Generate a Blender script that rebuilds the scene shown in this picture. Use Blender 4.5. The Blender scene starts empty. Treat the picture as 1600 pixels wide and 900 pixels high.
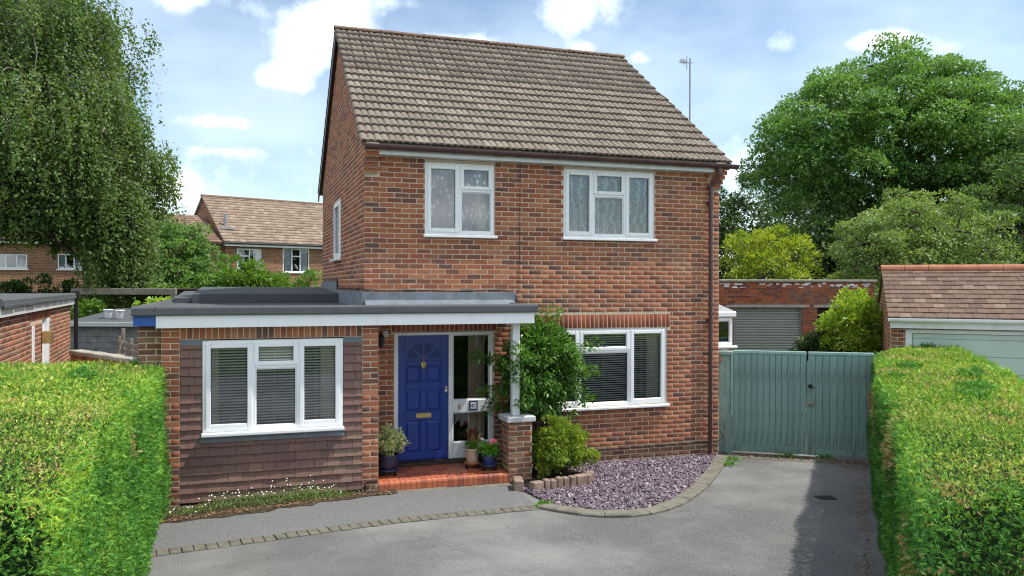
import bpy, math, random
import numpy as np
from mathutils import Matrix, Vector

R = math.radians
rnd = random.Random(11)
rng = np.random.default_rng(7)
scene = bpy.context.scene
COL = scene.collection

# ------------------------------------------------------------------ camera
TH = R(18.568)
PITCH, ROLL = -0.0036, R(0.13)
CAM = Vector((-1.687, -11.819, 2.80))
fwd = Vector((math.sin(TH) * math.cos(PITCH), math.cos(TH) * math.cos(PITCH), math.sin(PITCH)))
right0 = Vector((math.cos(TH), -math.sin(TH), 0))
up0 = right0.cross(fwd)
right = (right0 * math.cos(ROLL) + up0 * math.sin(ROLL)).normalized()
up = right.cross(fwd)
cam = bpy.data.cameras.new("camera")
cam.lens = 36 * 1253.8 / 1600
cam.sensor_width = 36
cam.clip_start = 0.1
cam.clip_end = 2000
camo = bpy.data.objects.new("camera", cam)
COL.objects.link(camo)
m = Matrix((right, up, -fwd)).transposed().to_4x4()
m.translation = CAM
camo.matrix_world = m
scene.camera = camo

# ------------------------------------------------------------------ light
SUN_EL, SUN_AZ = R(60.0), R(73.0)        # azimuth from -Y (towards the viewer) round to +X
to_sun = Vector((math.sin(SUN_AZ) * math.cos(SUN_EL), -math.cos(SUN_AZ) * math.cos(SUN_EL), math.sin(SUN_EL)))
sl = bpy.data.lights.new("sun", 'SUN')
sl.energy = 2.7
sl.angle = R(0.9)
sl.color = (1.0, 0.955, 0.88)
so = bpy.data.objects.new("sun", sl)
so.rotation_euler = to_sun.to_track_quat('Z', 'Y').to_euler()
so.location = (20, -20, 40)
COL.objects.link(so)

scene.view_settings.view_transform = 'Standard'
scene.view_settings.look = 'None'
scene.view_settings.exposure = 0.95
scene.view_settings.gamma = 1.0
scene.cycles.max_bounces = 6
scene.cycles.transparent_max_bounces = 12
scene.cycles.use_denoising = True
scene.cycles.denoising_prefilter = 'NONE'

scene.cycles.filter_width = 1.15
scene.cycles.caustics_reflective = False
scene.cycles.caustics_refractive = False

# ------------------------------------------------------------------ world: Nishita sky with fair-weather cloud
SKY_STRENGTH = 0.105
world = bpy.data.worlds.new("World")
scene.world = world
world.use_nodes = True
wt = world.node_tree
wt.nodes.clear()


def nd(t, kind, **kw):
    n = t.nodes.new(kind)
    for k, v in kw.items():
        if k == 'inp':
            for a, b in v.items():
                n.inputs[a].default_value = b
        else:
            setattr(n, k, v)
    return n


def mth(t, op, a, b=None, clamp=False):
    n = t.nodes.new('ShaderNodeMath')
    n.operation = op
    n.use_clamp = clamp
    for i, x in enumerate((a, b)):
        if x is None:
            continue
        if isinstance(x, (int, float)):
            n.inputs[i].default_value = x
        else:
            t.links.new(x, n.inputs[i])
    return n.outputs[0]


def smooth(t, x, a, b):
    n = t.nodes.new('ShaderNodeMapRange')
    n.interpolation_type = 'SMOOTHSTEP'
    t.links.new(x, n.inputs[0])
    n.inputs[1].default_value = a
    n.inputs[2].default_value = b
    return n.outputs[0]


tc = nd(wt, 'ShaderNodeTexCoord')
sky = nd(wt, 'ShaderNodeTexSky', sky_type='NISHITA', sun_disc=False)
sky.sun_elevation = SUN_EL
sky.sun_rotation = math.pi - SUN_AZ
sky.air_density = 1.0
sky.dust_density = 0.35
sky.ozone_density = 1.0
sx = nd(wt, 'ShaderNodeSeparateXYZ')
wt.links.new(tc.outputs['Generated'], sx.inputs[0])
az = mth(wt, 'ARCTAN2', sx.outputs[0], sx.outputs[1])
el = mth(wt, 'ARCSINE', sx.outputs[2])
nz = nd(wt, 'ShaderNodeTexNoise', inp={'Scale': 10.0, 'Detail': 9.0, 'Roughness': 0.62})
wt.links.new(tc.outputs['Generated'], nz.inputs['Vector'])
nz2 = nd(wt, 'ShaderNodeTexNoise', inp={'Scale': 3.4, 'Detail': 4.0, 'Roughness': 0.55})
mp = nd(wt, 'ShaderNodeMapping', inp={'Scale': (1.0, 1.0, 2.2)})
wt.links.new(tc.outputs['Generated'], mp.inputs[0])
wt.links.new(mp.outputs[0], nz2.inputs['Vector'])


def cloud(u, v, ru, rv, amp):
    """one bank of cumulus: azimuth / elevation of its middle, its half widths"""
    a0 = TH + math.atan((u - 800) / 1253.8)
    e0 = math.atan((446 - v) / math.hypot(1253.8, u - 800))
    da = mth(wt, 'MULTIPLY', mth(wt, 'SUBTRACT', az, a0), 1253.8 / ru)
    de = mth(wt, 'MULTIPLY', mth(wt, 'SUBTRACT', el, e0), 1253.8 / rv)
    d2 = mth(wt, 'ADD', mth(wt, 'MULTIPLY', da, da), mth(wt, 'MULTIPLY', de, de))
    g = mth(wt, 'EXPONENT', mth(wt, 'MULTIPLY', d2, -0.8))
    return mth(wt, 'MULTIPLY', g, amp)


CLOUDS = [(476, 78, 52, 46, .58), (425, 122, 50, 16, .34), (525, 18, 40, 30, .42), (340, 6, 80, 18, .44), (335, 192, 52, 13, .44),
          (352, 238, 46, 9, .34), (708, 66, 62, 17, .52), (880, 14, 105, 38, .42), (505, 42, 62, 44, .36), (640, 6, 60, 14, .28), (912, 78, 18, 10, .42),
          (1215, 68, 34, 22, .36), (1375, 62, 60, 13, .38), (262, 295, 42, 22, .44), (1150, 275, 50, 60, .42),
          (400, 285, 190, 46, .22), (1000, 92, 30, 12, .34), (1480, 70, 60, 20, .3)]
tot = None
for c in CLOUDS:
    g = cloud(*c)
    tot = g if tot is None else mth(wt, 'ADD', tot, g)
far_ = smooth(wt, nz2.outputs[0], .38, .60)                     # unseen sky: cloud thickened beyond the visible banks to add white fill light
view = mth(wt, 'ABSOLUTE', mth(wt, 'SUBTRACT', az, TH))
rest = mth(wt, 'MULTIPLY', mth(wt, 'MULTIPLY', far_, .60), mth(wt, 'MAXIMUM', smooth(wt, view, .55, .95), smooth(wt, el, .36, .62)))
tot = mth(wt, 'ADD', tot, rest)
dens = mth(wt, 'ADD', tot, mth(wt, 'MULTIPLY', mth(wt, 'SUBTRACT', nz.outputs[0], .5), 1.45))
mask = smooth(wt, dens, .06, .80)
thin = mth(wt, 'MULTIPLY', smooth(wt, nz2.outputs[0], .32, .74), .25)     # thin veil between the banks
mask = mth(wt, 'MAXIMUM', mask, thin)
ccol = nd(wt, 'ShaderNodeMix', data_type='RGBA')
ccol.inputs[6].default_value = (8.6, 9.3, 10.2, 1)
ccol.inputs[7].default_value = (13.0, 13.0, 13.1, 1)
wt.links.new(smooth(wt, dens, .3, .95), ccol.inputs[0])
skymul = nd(wt, 'ShaderNodeMix', data_type='RGBA', blend_type='MULTIPLY')
skymul.inputs[0].default_value = 1.0
skymul.inputs[7].default_value = (0.86, 0.87, 0.83, 1)
wt.links.new(sky.outputs[0], skymul.inputs[6])
cm = nd(wt, 'ShaderNodeMix', data_type='RGBA')
wt.links.new(mask, cm.inputs[0])
wt.links.new(skymul.outputs[2], cm.inputs[6])
wt.links.new(ccol.outputs[2], cm.inputs[7])
bg = nd(wt, 'ShaderNodeBackground', inp={'Strength': SKY_STRENGTH})
wt.links.new(cm.outputs[2], bg.inputs[0])
world.cycles.sampling_method = 'MANUAL'
world.cycles.sample_map_resolution = 1024
wo = nd(wt, 'ShaderNodeOutputWorld')
wt.links.new(bg.outputs[0], wo.inputs[0])

# ------------------------------------------------------------------ helpers: objects


def tag(o, label=None, cat=None, group=None, kind=None):
    if label:
        o['label'] = label
    if cat:
        o['category'] = cat
    if group:
        o['group'] = group
    if kind:
        o['kind'] = kind
    return o


def thing(name, label, cat, loc=(0, 0, 0), rz=0.0, group=None):
    o = bpy.data.objects.new(name, None)
    o.empty_display_size = 0.2
    COL.objects.link(o)
    o.location = loc
    o.rotation_euler = (0, 0, rz)
    return tag(o, label, cat, group)


def link(name, me, parent=None, loc=None, rot=None, scale=None, label=None):
    o = bpy.data.objects.new(name, me)
    COL.objects.link(o)
    if parent:
        o.parent = parent
    if loc is not None:
        o.location = loc
    if rot is not None:
        o.rotation_euler = rot
    if scale is not None:
        o.scale = scale
    if label:
        o['label'] = label
    return o


class MB:
    def __init__(s):
        s.v, s.f, s.m, s.r = [], [], [], []

    def add(s, vs, fs, mi=0, r=None):
        b = len(s.v)
        s.v.extend([tuple(x) for x in vs])
        r = rnd.random() if r is None else r
        for f in fs:
            s.f.append([b + i for i in f])
            s.m.append(mi)
            s.r.append(r)
        return s

    def box(s, x0, x1, y0, y1, z0, z1, mi=0, r=None):
        vs = [(x0, y0, z0), (x1, y0, z0), (x1, y1, z0), (x0, y1, z0), (x0, y0, z1), (x1, y0, z1), (x1, y1, z1), (x0, y1, z1)]
        return s.add(vs, [(0, 3, 2, 1), (4, 5, 6, 7), (0, 1, 5, 4), (1, 2, 6, 5), (2, 3, 7, 6), (3, 0, 4, 7)], mi, r)

    def bbox(s, x0, x1, y0, y1, z0, z1, b=.006, mi=0, r=None):
        """box with chamfered edges"""
        o = []
        for (x, sx) in ((x0, 1), (x1, -1)):
            for (y, sy) in ((y0, 1), (y1, -1)):
                for (z, sz) in ((z0, 1), (z1, -1)):
                    o.append(((x, y + sy * b, z + sz * b), (x + sx * b, y, z + sz * b), (x + sx * b, y + sy * b, z)))
        vs = [p for t in o for p in t]
        i = lambda a, b_, c, k: ((a * 2 + b_) * 2 + c) * 3 + k
        fs = []
        for a in (0, 1):
            q = [i(a, 0, 0, 0), i(a, 0, 1, 0), i(a, 1, 1, 0), i(a, 1, 0, 0)]
            fs.append(q if a == 0 else q[::-1])
            q = [i(0, a, 0, 1), i(1, a, 0, 1), i(1, a, 1, 1), i(0, a, 1, 1)]
            fs.append(q if a == 0 else q[::-1])
            q = [i(0, 0, a, 2), i(0, 1, a, 2), i(1, 1, a, 2), i(1, 0, a, 2)]
            fs.append(q if a == 0 else q[::-1])
        for a in (0, 1):
            for b_ in (0, 1):
                fs.append((i(a, b_, 0, 0), i(a, b_, 1, 0), i(a, b_, 1, 1), i(a, b_, 0, 1)))
                fs.append((i(a, 0, b_, 0), i(a, 1, b_, 0), i(a, 1, b_, 2), i(a, 0, b_, 2)))
                fs.append((i(0, a, b_, 1), i(1, a, b_, 1), i(1, a, b_, 2), i(0, a, b_, 2)))
                for c in (0, 1):
                    fs.append((i(a, b_, c, 0), i(a, b_, c, 1), i(a, b_, c, 2)))
        return s.add(vs, fs, mi, r)

    def tube(s, pts, rad, n=8, mi=0, r=None, caps=True):
        pts = [Vector(p) for p in pts]
        if not isinstance(rad, (list, tuple)):
            rad = [rad] * len(pts)
        vs, fs = [], []
        ref = None
        for k, p in enumerate(pts):
            d = (pts[min(k + 1, len(pts) - 1)] - pts[max(k - 1, 0)]).normalized()
            if ref is None:
                ref = Vector((0, 0, 1)) if abs(d.z) < .9 else Vector((1, 0, 0))
            a = d.cross(ref).normalized()
            b = a.cross(d)
            ref = b if abs(b.dot(d)) < .5 else ref
            for j in range(n):
                t = 2 * math.pi * j / n
                vs.append(p + (a * math.cos(t) + b * math.sin(t)) * rad[k])
        for k in range(len(pts) - 1):
            for j in range(n):
                j2 = (j + 1) % n
                fs.append((k * n + j, k * n + j2, (k + 1) * n + j2, (k + 1) * n + j))
        if caps:
            fs.append(tuple(range(n))[::-1])
            fs.append(tuple((len(pts) - 1) * n + j for j in range(n)))
        return s.add(vs, fs, mi, r)

    def lathe(s, prof, cx=0, cy=0, cz=0, n=20, mi=0, r=None):
        vs, fs = [], []
        for (q, z) in prof:
            for j in range(n):
                t = 2 * math.pi * j / n
                vs.append((cx + q * math.cos(t), cy + q * math.sin(t), cz + z))
        for k in range(len(prof) - 1):
            for j in range(n):
                j2 = (j + 1) % n
                fs.append((k * n + j, k * n + j2, (k + 1) * n + j2, (k + 1) * n + j))
        return s.add(vs, fs, mi, r)

    def prism(s, poly, a, b, axis='y', mi=0, r=None):
        """poly in the two other axes, drawn out along axis from a to b"""
        n = len(poly)
        mk = {'y': lambda p, t: (p[0], t, p[1]), 'x': lambda p, t: (t, p[0], p[1]), 'z': lambda p, t: (p[0], p[1], t)}[axis]
        vs = [mk(p, a) for p in poly] + [mk(p, b) for p in poly]
        fs = [tuple(range(n)), tuple(range(2 * n - 1, n - 1, -1))]
        for k in range(n):
            k2 = (k + 1) % n
            fs.append((k, n + k, n + k2, k2))
        return s.add(vs, fs, mi, r)

    def mesh(s, name, mats, smooth=False):
        me = bpy.data.meshes.new(name)
        me.from_pydata(s.v, [], s.f)
        for mm in (mats if isinstance(mats, (list, tuple)) else [mats]):
            me.materials.append(mm)
        me.polygons.foreach_set('material_index', s.m)
        at = me.attributes.new('rnd', 'FLOAT', 'FACE')
        at.data.foreach_set('value', s.r)
        if smooth:
            me.polygons.foreach_set('use_smooth', [True] * len(s.f))
        me.update()
        fix_normals(me)
        return me

    def build(s, name, mats, parent=None, smooth=False, kind=None, label=None):
        o = link(name, s.mesh(name, mats, smooth), parent, label=label)
        if kind:
            o['kind'] = kind
        return o


def fix_normals(me):
    import bmesh
    if len(me.polygons) > 60000:
        return
    bm = bmesh.new()
    bm.from_mesh(me)
    bmesh.ops.recalc_face_normals(bm, faces=bm.faces)
    bm.to_mesh(me)
    bm.free()


def fast_mesh(name, V, F, mats, mi=None, r=None, nper=4):
    """numpy mesh: V (n,3), F (m,k)"""
    me = bpy.data.meshes.new(name)
    n, k = F.shape
    me.vertices.add(len(V))
    me.vertices.foreach_set('co', np.ascontiguousarray(V, dtype=np.float32).ravel())
    me.loops.add(n * k)
    me.loops.foreach_set('vertex_index', np.ascontiguousarray(F, dtype=np.int32).ravel())
    me.polygons.add(n)
    me.polygons.foreach_set('loop_start', np.arange(0, n * k, k, dtype=np.int32))
    try:
        me.polygons.foreach_set('loop_total', np.full(n, k, dtype=np.int32))
    except Exception:
        pass
    for mm in (mats if isinstance(mats, (list, tuple)) else [mats]):
        me.materials.append(mm)
    if mi is not None:
        me.polygons.foreach_set('material_index', np.ascontiguousarray(mi, dtype=np.int32))
    if r is not None:
        at = me.attributes.new('rnd', 'FLOAT', 'FACE')
        at.data.foreach_set('value', np.ascontiguousarray(r, dtype=np.float32))
    me.update(calc_edges=True)
    me.validate()
    return me


def unit(a):
    return a / (np.linalg.norm(a, axis=-1, keepdims=True) + 1e-9)


def rand_dirs(n, g=None):
    return unit((g or rng).normal(size=(n, 3)))


# ------------------------------------------------------------------ helpers: materials
MAT = {}


class Mt:
    """small wrapper to write node materials shortly"""

    def __init__(s, name):
        s.m = bpy.data.materials.new(name)
        s.m.use_nodes = True
        s.t = s.m.node_tree
        s.t.nodes.clear()
        s.out = s.t.nodes.new('ShaderNodeOutputMaterial')
        s.p = s.t.nodes.new('ShaderNodeBsdfPrincipled')
        s.t.links.new(s.p.outputs[0], s.out.inputs[0])
        s.geo = s.t.nodes.new('ShaderNodeNewGeometry')
        s.tc = s.t.nodes.new('ShaderNodeTexCoord')
        MAT[name] = s.m

    def L(s, a, b):
        s.t.links.new(a, b)

    def noise(s, scale, detail=4, rough=.55, vec=None, stretch=None, w=0.0):
        n = nd(s.t, 'ShaderNodeTexNoise', inp={'Scale': scale, 'Detail': detail, 'Roughness': rough})
        v = vec or s.geo.outputs['Position']
        if stretch or w:
            mp_ = nd(s.t, 'ShaderNodeMapping', inp={'Scale': stretch or (1, 1, 1), 'Location': (w, w * .7, w * 1.3)})
            s.L(v, mp_.inputs[0])
            v = mp_.outputs[0]
        s.L(v, n.inputs['Vector'])
        return n.outputs[0]

    def ramp(s, x, stops, interp='LINEAR'):
        n = s.t.nodes.new('ShaderNodeValToRGB')
        e = n.color_ramp.elements
        n.color_ramp.interpolation = interp
        while len(e) > 1:
            e.remove(e[0])
        e[0].position = stops[0][0]
        e[0].color = (*stops[0][1], 1)
        for pos, c in stops[1:]:
            q = e.new(pos)
            q.color = (*c, 1)
        s.L(x, n.inputs[0])
        return n.outputs[0]

    def mix(s, f, a, b, blend='MIX'):
        n = nd(s.t, 'ShaderNodeMix', data_type='RGBA', blend_type=blend)
        for sock, x in ((n.inputs[0], f), (n.inputs[6], a), (n.inputs[7], b)):
            if isinstance(x, (int, float)):
                sock.default_value = x
            elif isinstance(x, tuple):
                sock.default_value = (*x, 1)
            else:
                s.L(x, sock)
        return n.outputs[2]

    def rnd(s):
        a = nd(s.t, 'ShaderNodeAttribute', attribute_name='rnd')
        b = nd(s.t, 'ShaderNodeAttribute', attribute_name='rnd', attribute_type='OBJECT')
        return mth(s.t, 'FRACT', mth(s.t, 'ADD', a.outputs['Fac'], b.outputs['Fac']))

    def col(s, x):
        if isinstance(x, tuple):
            s.p.inputs['Base Color'].default_value = (*x, 1)
        else:
            s.L(x, s.p.inputs['Base Color'])
        return s

    def rough(s, x, spec=None):
        if isinstance(x, (int, float)):
            s.p.inputs['Roughness'].default_value = x
        else:
            s.L(x, s.p.inputs['Roughness'])
        if spec is not None:
            s.p.inputs['Specular IOR Level'].default_value = spec
        return s

    def bump(s, h, dist=.01, strength=.6):
        b = nd(s.t, 'ShaderNodeBump', inp={'Strength': strength, 'Distance': dist})
        s.L(h, b.inputs['Height'])
        s.L(b.outputs[0], s.p.inputs['Normal'])
        return s


def plain(name, c, rough=.5, spec=.5, var=.12, scale=6.0, bump=0.0, metal=0.0, dirt=None):
    """a paint / plastic / metal with slight unevenness"""
    k = Mt(name)
    n = k.noise(scale, 5, .6)
    d = tuple(x * (1 - var) for x in c)
    l = tuple(min(1, x * (1 + var)) for x in c)
    cc = k.ramp(n, [(.3, d), (.7, l)])
    if dirt:
        g = k.noise(scale * .6, 6, .7, w=3.0, stretch=(2.5, 2.5, .5))
        cc = k.mix(mth(k.t, 'MULTIPLY', smooth(k.t, g, .52, .75), dirt[1]), cc, dirt[0])
    k.col(cc).rough(rough, spec)
    k.p.inputs['Metallic'].default_value = metal
    if bump:
        k.bump(k.noise(scale * 12, 3, .6), .004, bump)
    return k.m


def brick_mat(name, stops, dirt=(.20, .17, .12), amount=.35):
    k = Mt(name)
    r = k.rnd()
    c = k.ramp(r, stops, 'CONSTANT')
    n = k.noise(26, 6, .65)
    c = k.mix(.55, c, k.ramp(n, [(.25, (.55, .5, .5)), (.5, (1, 1, 1)), (.78, (1.45, 1.35, 1.25))]), 'MULTIPLY')
    b = k.noise(1.1, 5, .65)
    c = k.mix(mth(k.t, 'MULTIPLY', smooth(k.t, b, .48, .72), amount), c, dirt)
    k.col(c).rough(.88, .25)
    k.bump(k.noise(95, 4, .65), .006, .55)
    return k.m


BR = [(0, (.325, .112, .058)), (.18, (.375, .142, .070)), (.34, (.265, .090, .050)), (.48, (.205, .086, .056)), (.58, (.148, .072, .055)),
      (.63, (.345, .124, .062)), (.80, (.40, .165, .084)), (.92, (.215, .085, .054))]
brick_mat('brick', BR, amount=.38)
brick_mat('red_brick', [(0, (.28, .075, .038)), (.25, (.33, .10, .05)), (.5, (.22, .06, .035)), (.75, (.30, .085, .045))], amount=.15)
brick_mat('pale_brick', [(0, (.22, .12, .07)), (.3, (.27, .155, .09)), (.55, (.17, .085, .05)), (.8, (.24, .13, .08))], amount=.35)
brick_mat('garage_brick', [(0, (.30, .075, .03)), (.2, (.35, .10, .04)), (.4, (.20, .06, .035)), (.6, (.27, .075, .035)), (.8, (.15, .05, .035))], dirt=(.16, .13, .10), amount=.6)
k = Mt('mortar')
k.col(k.ramp(k.noise(14, 5, .6), [(.3, (.47, .38, .28)), (.7, (.64, .53, .41))])).rough(.95, .1).bump(k.noise(120, 3), .004, .5)
plain('old_mortar', (.24, .165, .12), .95, .1, .25, 9)
k = Mt('far_brickwork')
bt = nd(k.t, 'ShaderNodeTexBrick', inp={'Scale': 1.0, 'Color1': (.30, .125, .055, 1), 'Color2': (.16, .065, .038, 1), 'Mortar': (.36, .28, .20, 1), 'Mortar Size': .010,
                                       'Brick Width': .225, 'Row Height': .075, 'Bias': -.1})
k.L(k.tc.outputs['Object'], bt.inputs['Vector'])
mpb = nd(k.t, 'ShaderNodeMapping', inp={'Rotation': (R(90), 0, 0)})
k.L(k.tc.outputs['Object'], mpb.inputs[0])
k.L(mpb.outputs[0], bt.inputs['Vector'])
k.col(k.mix(.5, bt.outputs[0], k.ramp(k.noise(3, 5), [(.3, (.7, .7, .7)), (.7, (1.2, 1.15, 1.1))]), 'MULTIPLY')).rough(.9, .2)

k = Mt('roof_tile')
c = k.ramp(k.rnd(), [(0, (.188, .155, .125)), (.3, (.212, .177, .143)), (.6, (.172, .141, .114)), (.85, (.235, .198, .160))])
n = k.noise(14, 6, .7)
c = k.mix(.65, c, k.ramp(n, [(.28, (.6, .58, .58)), (.5, (1, 1, 1)), (.75, (1.35, 1.32, 1.25))]), 'MULTIPLY')
lich = smooth(k.t, k.noise(34, 5, .75, w=4), .66, .74)
c = k.mix(mth(k.t, 'MULTIPLY', lich, .5), c, (.62, .60, .52))
c = k.mix(mth(k.t, 'MULTIPLY', smooth(k.t, k.noise(1.3, 4, .6, w=9), .5, .75), .35), c, (.17, .15, .118))
k.col(c).rough(.93, .2).bump(k.noise(110, 4, .6), .004, .5)
k = Mt('ridge_tile')
c = k.ramp(k.noise(16, 7, .75), [(.3, (.075, .05, .04)), (.45, (.17, .105, .075)), (.58, (.24, .17, .125)), (.75, (.14, .10, .08))])
k.col(c).rough(.93, .2).bump(k.noise(60, 4), .008, .6)
k = Mt('clay_tile')
c = k.ramp(k.rnd(), [(0, (.165, .112, .082)), (.3, (.135, .092, .070)), (.55, (.185, .125, .090)), (.75, (.115, .078, .063)), (.9, (.22, .158, .118))])
c = k.mix(.6, c, k.ramp(k.noise(11, 6, .7), [(.3, (.62, .6, .6)), (.7, (1.3, 1.25, 1.2))]), 'MULTIPLY')
k.col(c).rough(.92, .2).bump(k.noise(70, 4), .005, .5)
k = Mt('clay_ridge')
k.col(k.ramp(k.noise(5, 5, .65), [(.3, (.30, .12, .07)), (.7, (.44, .20, .12))])).rough(.9, .2).bump(k.noise(60, 3), .004, .4)
k = Mt('hung_tile')
c = k.ramp(k.rnd(), [(0, (.178, .100, .082)), (.4, (.200, .113, .090)), (.7, (.158, .090, .077)), (.95, (.230, .142, .104))])
c = k.mix(.5, c, k.ramp(k.noise(17, 5, .6), [(.3, (.75, .75, .75)), (.7, (1.25, 1.22, 1.2))]), 'MULTIPLY')
c = k.mix(mth(k.t, 'MULTIPLY', smooth(k.t, k.noise(2.2, 5, .7, w=2), .60, .78), .4), c, (.25, .19, .12))
k.col(c).rough(.72, .35).bump(k.noise(80, 3), .003, .35)

plain('white_upvc', (.84, .85, .85), .32, .5, .03, 3.0, dirt=((.42, .42, .38), .18))
plain('white_paint', (.76, .78, .78), .45, .4, .06, 4.0, dirt=((.34, .34, .31), .35))
plain('grey_paint', (.56, .58, .56), .5, .4, .06, 4.0, dirt=((.3, .3, .27), .4))
plain('brown_plastic', (.085, .038, .036), .36, .5, .18, 3.0, dirt=((.20, .15, .14), .4))
plain('black_plastic', (.012, .012, .014), .45, .4, .2)
plain('blue_paint', (.012, .043, .25), .33, .5, .14, 2.5)
plain('blue_board', (.03, .10, .36), .5, .4, .2, 6, dirt=((.3, .32, .36), .5))
plain('brass', (.62, .47, .20), .32, .5, .15, 30, metal=.85)
plain('chrome', (.65, .66, .68), .25, .5, .1, 30, metal=.9)
plain('lead', (.155, .18, .205), .6, .35, .25, 5.0, dirt=((.32, .35, .37), .5))
plain('galvanised', (.33, .34, .36), .5, .4, .2, 8, metal=.5)
plain('concrete', (.36, .34, .29), .92, .2, .22, 9, .5, dirt=((.14, .14, .09), .5))
plain('kerb_concrete', (.175, .165, .132), .95, .2, .25, 7, .8, dirt=((.10, .105, .06), .7))
plain('cap_stone', (.50, .52, .51), .85, .25, .2, 8, .4, dirt=((.24, .25, .22), .6))
plain('paver', (.150, .138, .108), .95, .15, .3, 9, .8, dirt=((.075, .085, .045), .7))
plain('edging_stone', (.27, .195, .155), .92, .2, .35, 8, .6, dirt=((.16, .12, .09), .5))
plain('soil', (.06, .045, .032), .98, .1, .5, 12, .9)
plain('dark_interior', (.035, .03, .028), .9, .1, .2)  # near-black room lining, the unlit room's darkness put into the colour
plain('curtain_cloth', (.60, .54, .38), .9, .1, .08, 5)
plain('cream_curtain', (.48, .36, .26), .9, .1, .15, 5)
plain('slat_white', (.88, .87, .84), .5, .4, .04, 5)
plain('blind_cream', (.42, .36, .20), .8, .2, .12, 5)
plain('green_door', (.52, .61, .53), .5, .35, .05, 1.4, dirt=((.22, .27, .23), .4))
plain('grey_shutter', (.27, .285, .265), .5, .35, .06, 2.0, dirt=((.13, .13, .12), .4))
plain('dark_timber', (.055, .04, .03), .85, .2, .4, 7, .5)
plain('grey_timber', (.22, .22, .225), .9, .2, .3, 6, .6, dirt=((.07, .068, .065), .6))
plain('old_timber', (.23, .20, .165), .9, .2, .3, 6, .6, dirt=((.10, .09, .07), .6))
plain('bark', (.075, .06, .048), .95, .1, .4, 7, .9)
plain('birch_bark', (.11, .095, .085), .9, .2, .4, 7, .7)
plain('navy_glaze', (.022, .028, .065), .22, .5, .25, 8)
plain('blue_glaze', (.035, .07, .22), .2, .5, .25, 8)
plain('cream_glaze', (.52, .40, .29), .4, .4, .08, 8)
plain('brown_print', (.10, .035, .03), .5, .4, .1, 8)
plain('terracotta', (.36, .12, .055), .8, .25, .18, 9, .3)
plain('navy_print', (.012, .02, .10), .4, .4, .05)
plain('plate_white', (.75, .76, .76), .35, .5, .02)
plain('dust_metal', (.3, .24, .18), .6, .4, .2)
plain('gull_white', (.75, .76, .77), .6, .3, .1)
k = Mt('quarry_tile')
c = k.ramp(k.rnd(), [(0, (.42, .115, .052)), (.4, (.48, .140, .062)), (.7, (.36, .095, .046)), (.92, (.29, .080, .050))])
c = k.mix(.45, c, k.ramp(k.noise(16, 5, .65), [(.3, (.65, .65, .65)), (.7, (1.25, 1.25, 1.25))]), 'MULTIPLY')
k.col(c).rough(.5, .4).bump(k.noise(90, 3), .002, .3)

k = Mt('felt')
c = k.ramp(k.noise(110, 5, .75), [(.3, (.038, .043, .047)), (.7, (.135, .145, .152))])
c = k.mix(mth(k.t, 'MULTIPLY', smooth(k.t, k.noise(1.6, 5, .65, w=2), .46, .72), .5), c, (.105, .110, .108))
c = k.mix(mth(k.t, 'MULTIPLY', smooth(k.t, k.noise(5, 6, .75, w=8), .62, .72), .6), c, (.10, .085, .055))
k.col(c).rough(.95, .2).bump(k.noise(240, 2), .003, .7)

k = Mt('asphalt')
g = k.noise(75, 6, .85)
c = k.ramp(g, [(.30, (.022, .022, .021)), (.5, (.106, .106, .102)), (.70, (.30, .298, .285))])
worn = smooth(k.t, k.noise(.33, 5, .62, w=5.3), .40, .66)
c = k.mix(mth(k.t, 'MULTIPLY', worn, .45), c, (.33, .322, .305))
c = k.mix(mth(k.t, 'MULTIPLY', smooth(k.t, k.noise(2.6, 6, .7, w=1.1), .52, .76), .30), c, (.075, .075, .073))
c = k.mix(mth(k.t, 'MULTIPLY', smooth(k.t, k.noise(7, 7, .85, w=7.7), .70, .74), .6), c, (.45, .44, .41))
vo = nd(k.t, 'ShaderNodeTexVoronoi', feature='DISTANCE_TO_EDGE', inp={'Scale': .42})
wv = k.mix(.06, k.geo.outputs['Position'], nd(k.t, 'ShaderNodeTexNoise', inp={'Scale': 2.2, 'Detail': 5.0}).outputs[1], 'ADD')
k.L(wv, vo.inputs['Vector'])
crk = mth(k.t, 'MULTIPLY', smooth(k.t, vo.outputs['Distance'], .007, .002), smooth(k.t, k.noise(.7, 3, w=8.8), .48, .62))
c = k.mix(mth(k.t, 'MULTIPLY', crk, .30), c, (.035, .034, .032))
k.col(c).rough(.93, .25).bump(g, .006, .75)
k = Mt('path_asphalt')
g = k.noise(75, 6, .85)
c = k.ramp(g, [(.30, (.050, .051, .051)), (.5, (.140, .142, .140)), (.70, (.30, .30, .293))])
c = k.mix(mth(k.t, 'MULTIPLY', smooth(k.t, k.noise(1.7, 6, .7, w=3), .50, .74), .4), c, (.17, .165, .15))
k.col(c).rough(.93, .25).bump(g, .006, .75)
k = Mt('ground')
c = k.ramp(k.noise(.8, 8, .7), [(.3, (.03, .05, .015)), (.55, (.06, .085, .025)), (.75, (.10, .09, .045))])
k.col(c).rough(.98, .1).bump(k.noise(20, 5), .05, .6)
k = Mt('slate')
c = k.ramp(k.rnd(), [(0, (.150, .098, .132)), (.25, (.215, .152, .192)), (.5, (.105, .072, .095)), (.7, (.27, .205, .245)), (.88, (.19, .155, .18)), (.95, (.42, .385, .40))])
k.col(k.mix(.4, c, k.ramp(k.noise(40, 4), [(.3, (.7, .7, .7)), (.7, (1.3, 1.3, 1.3))]), 'MULTIPLY')).rough(.7, .4).bump(k.noise(120, 3), .003, .5)

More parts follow.
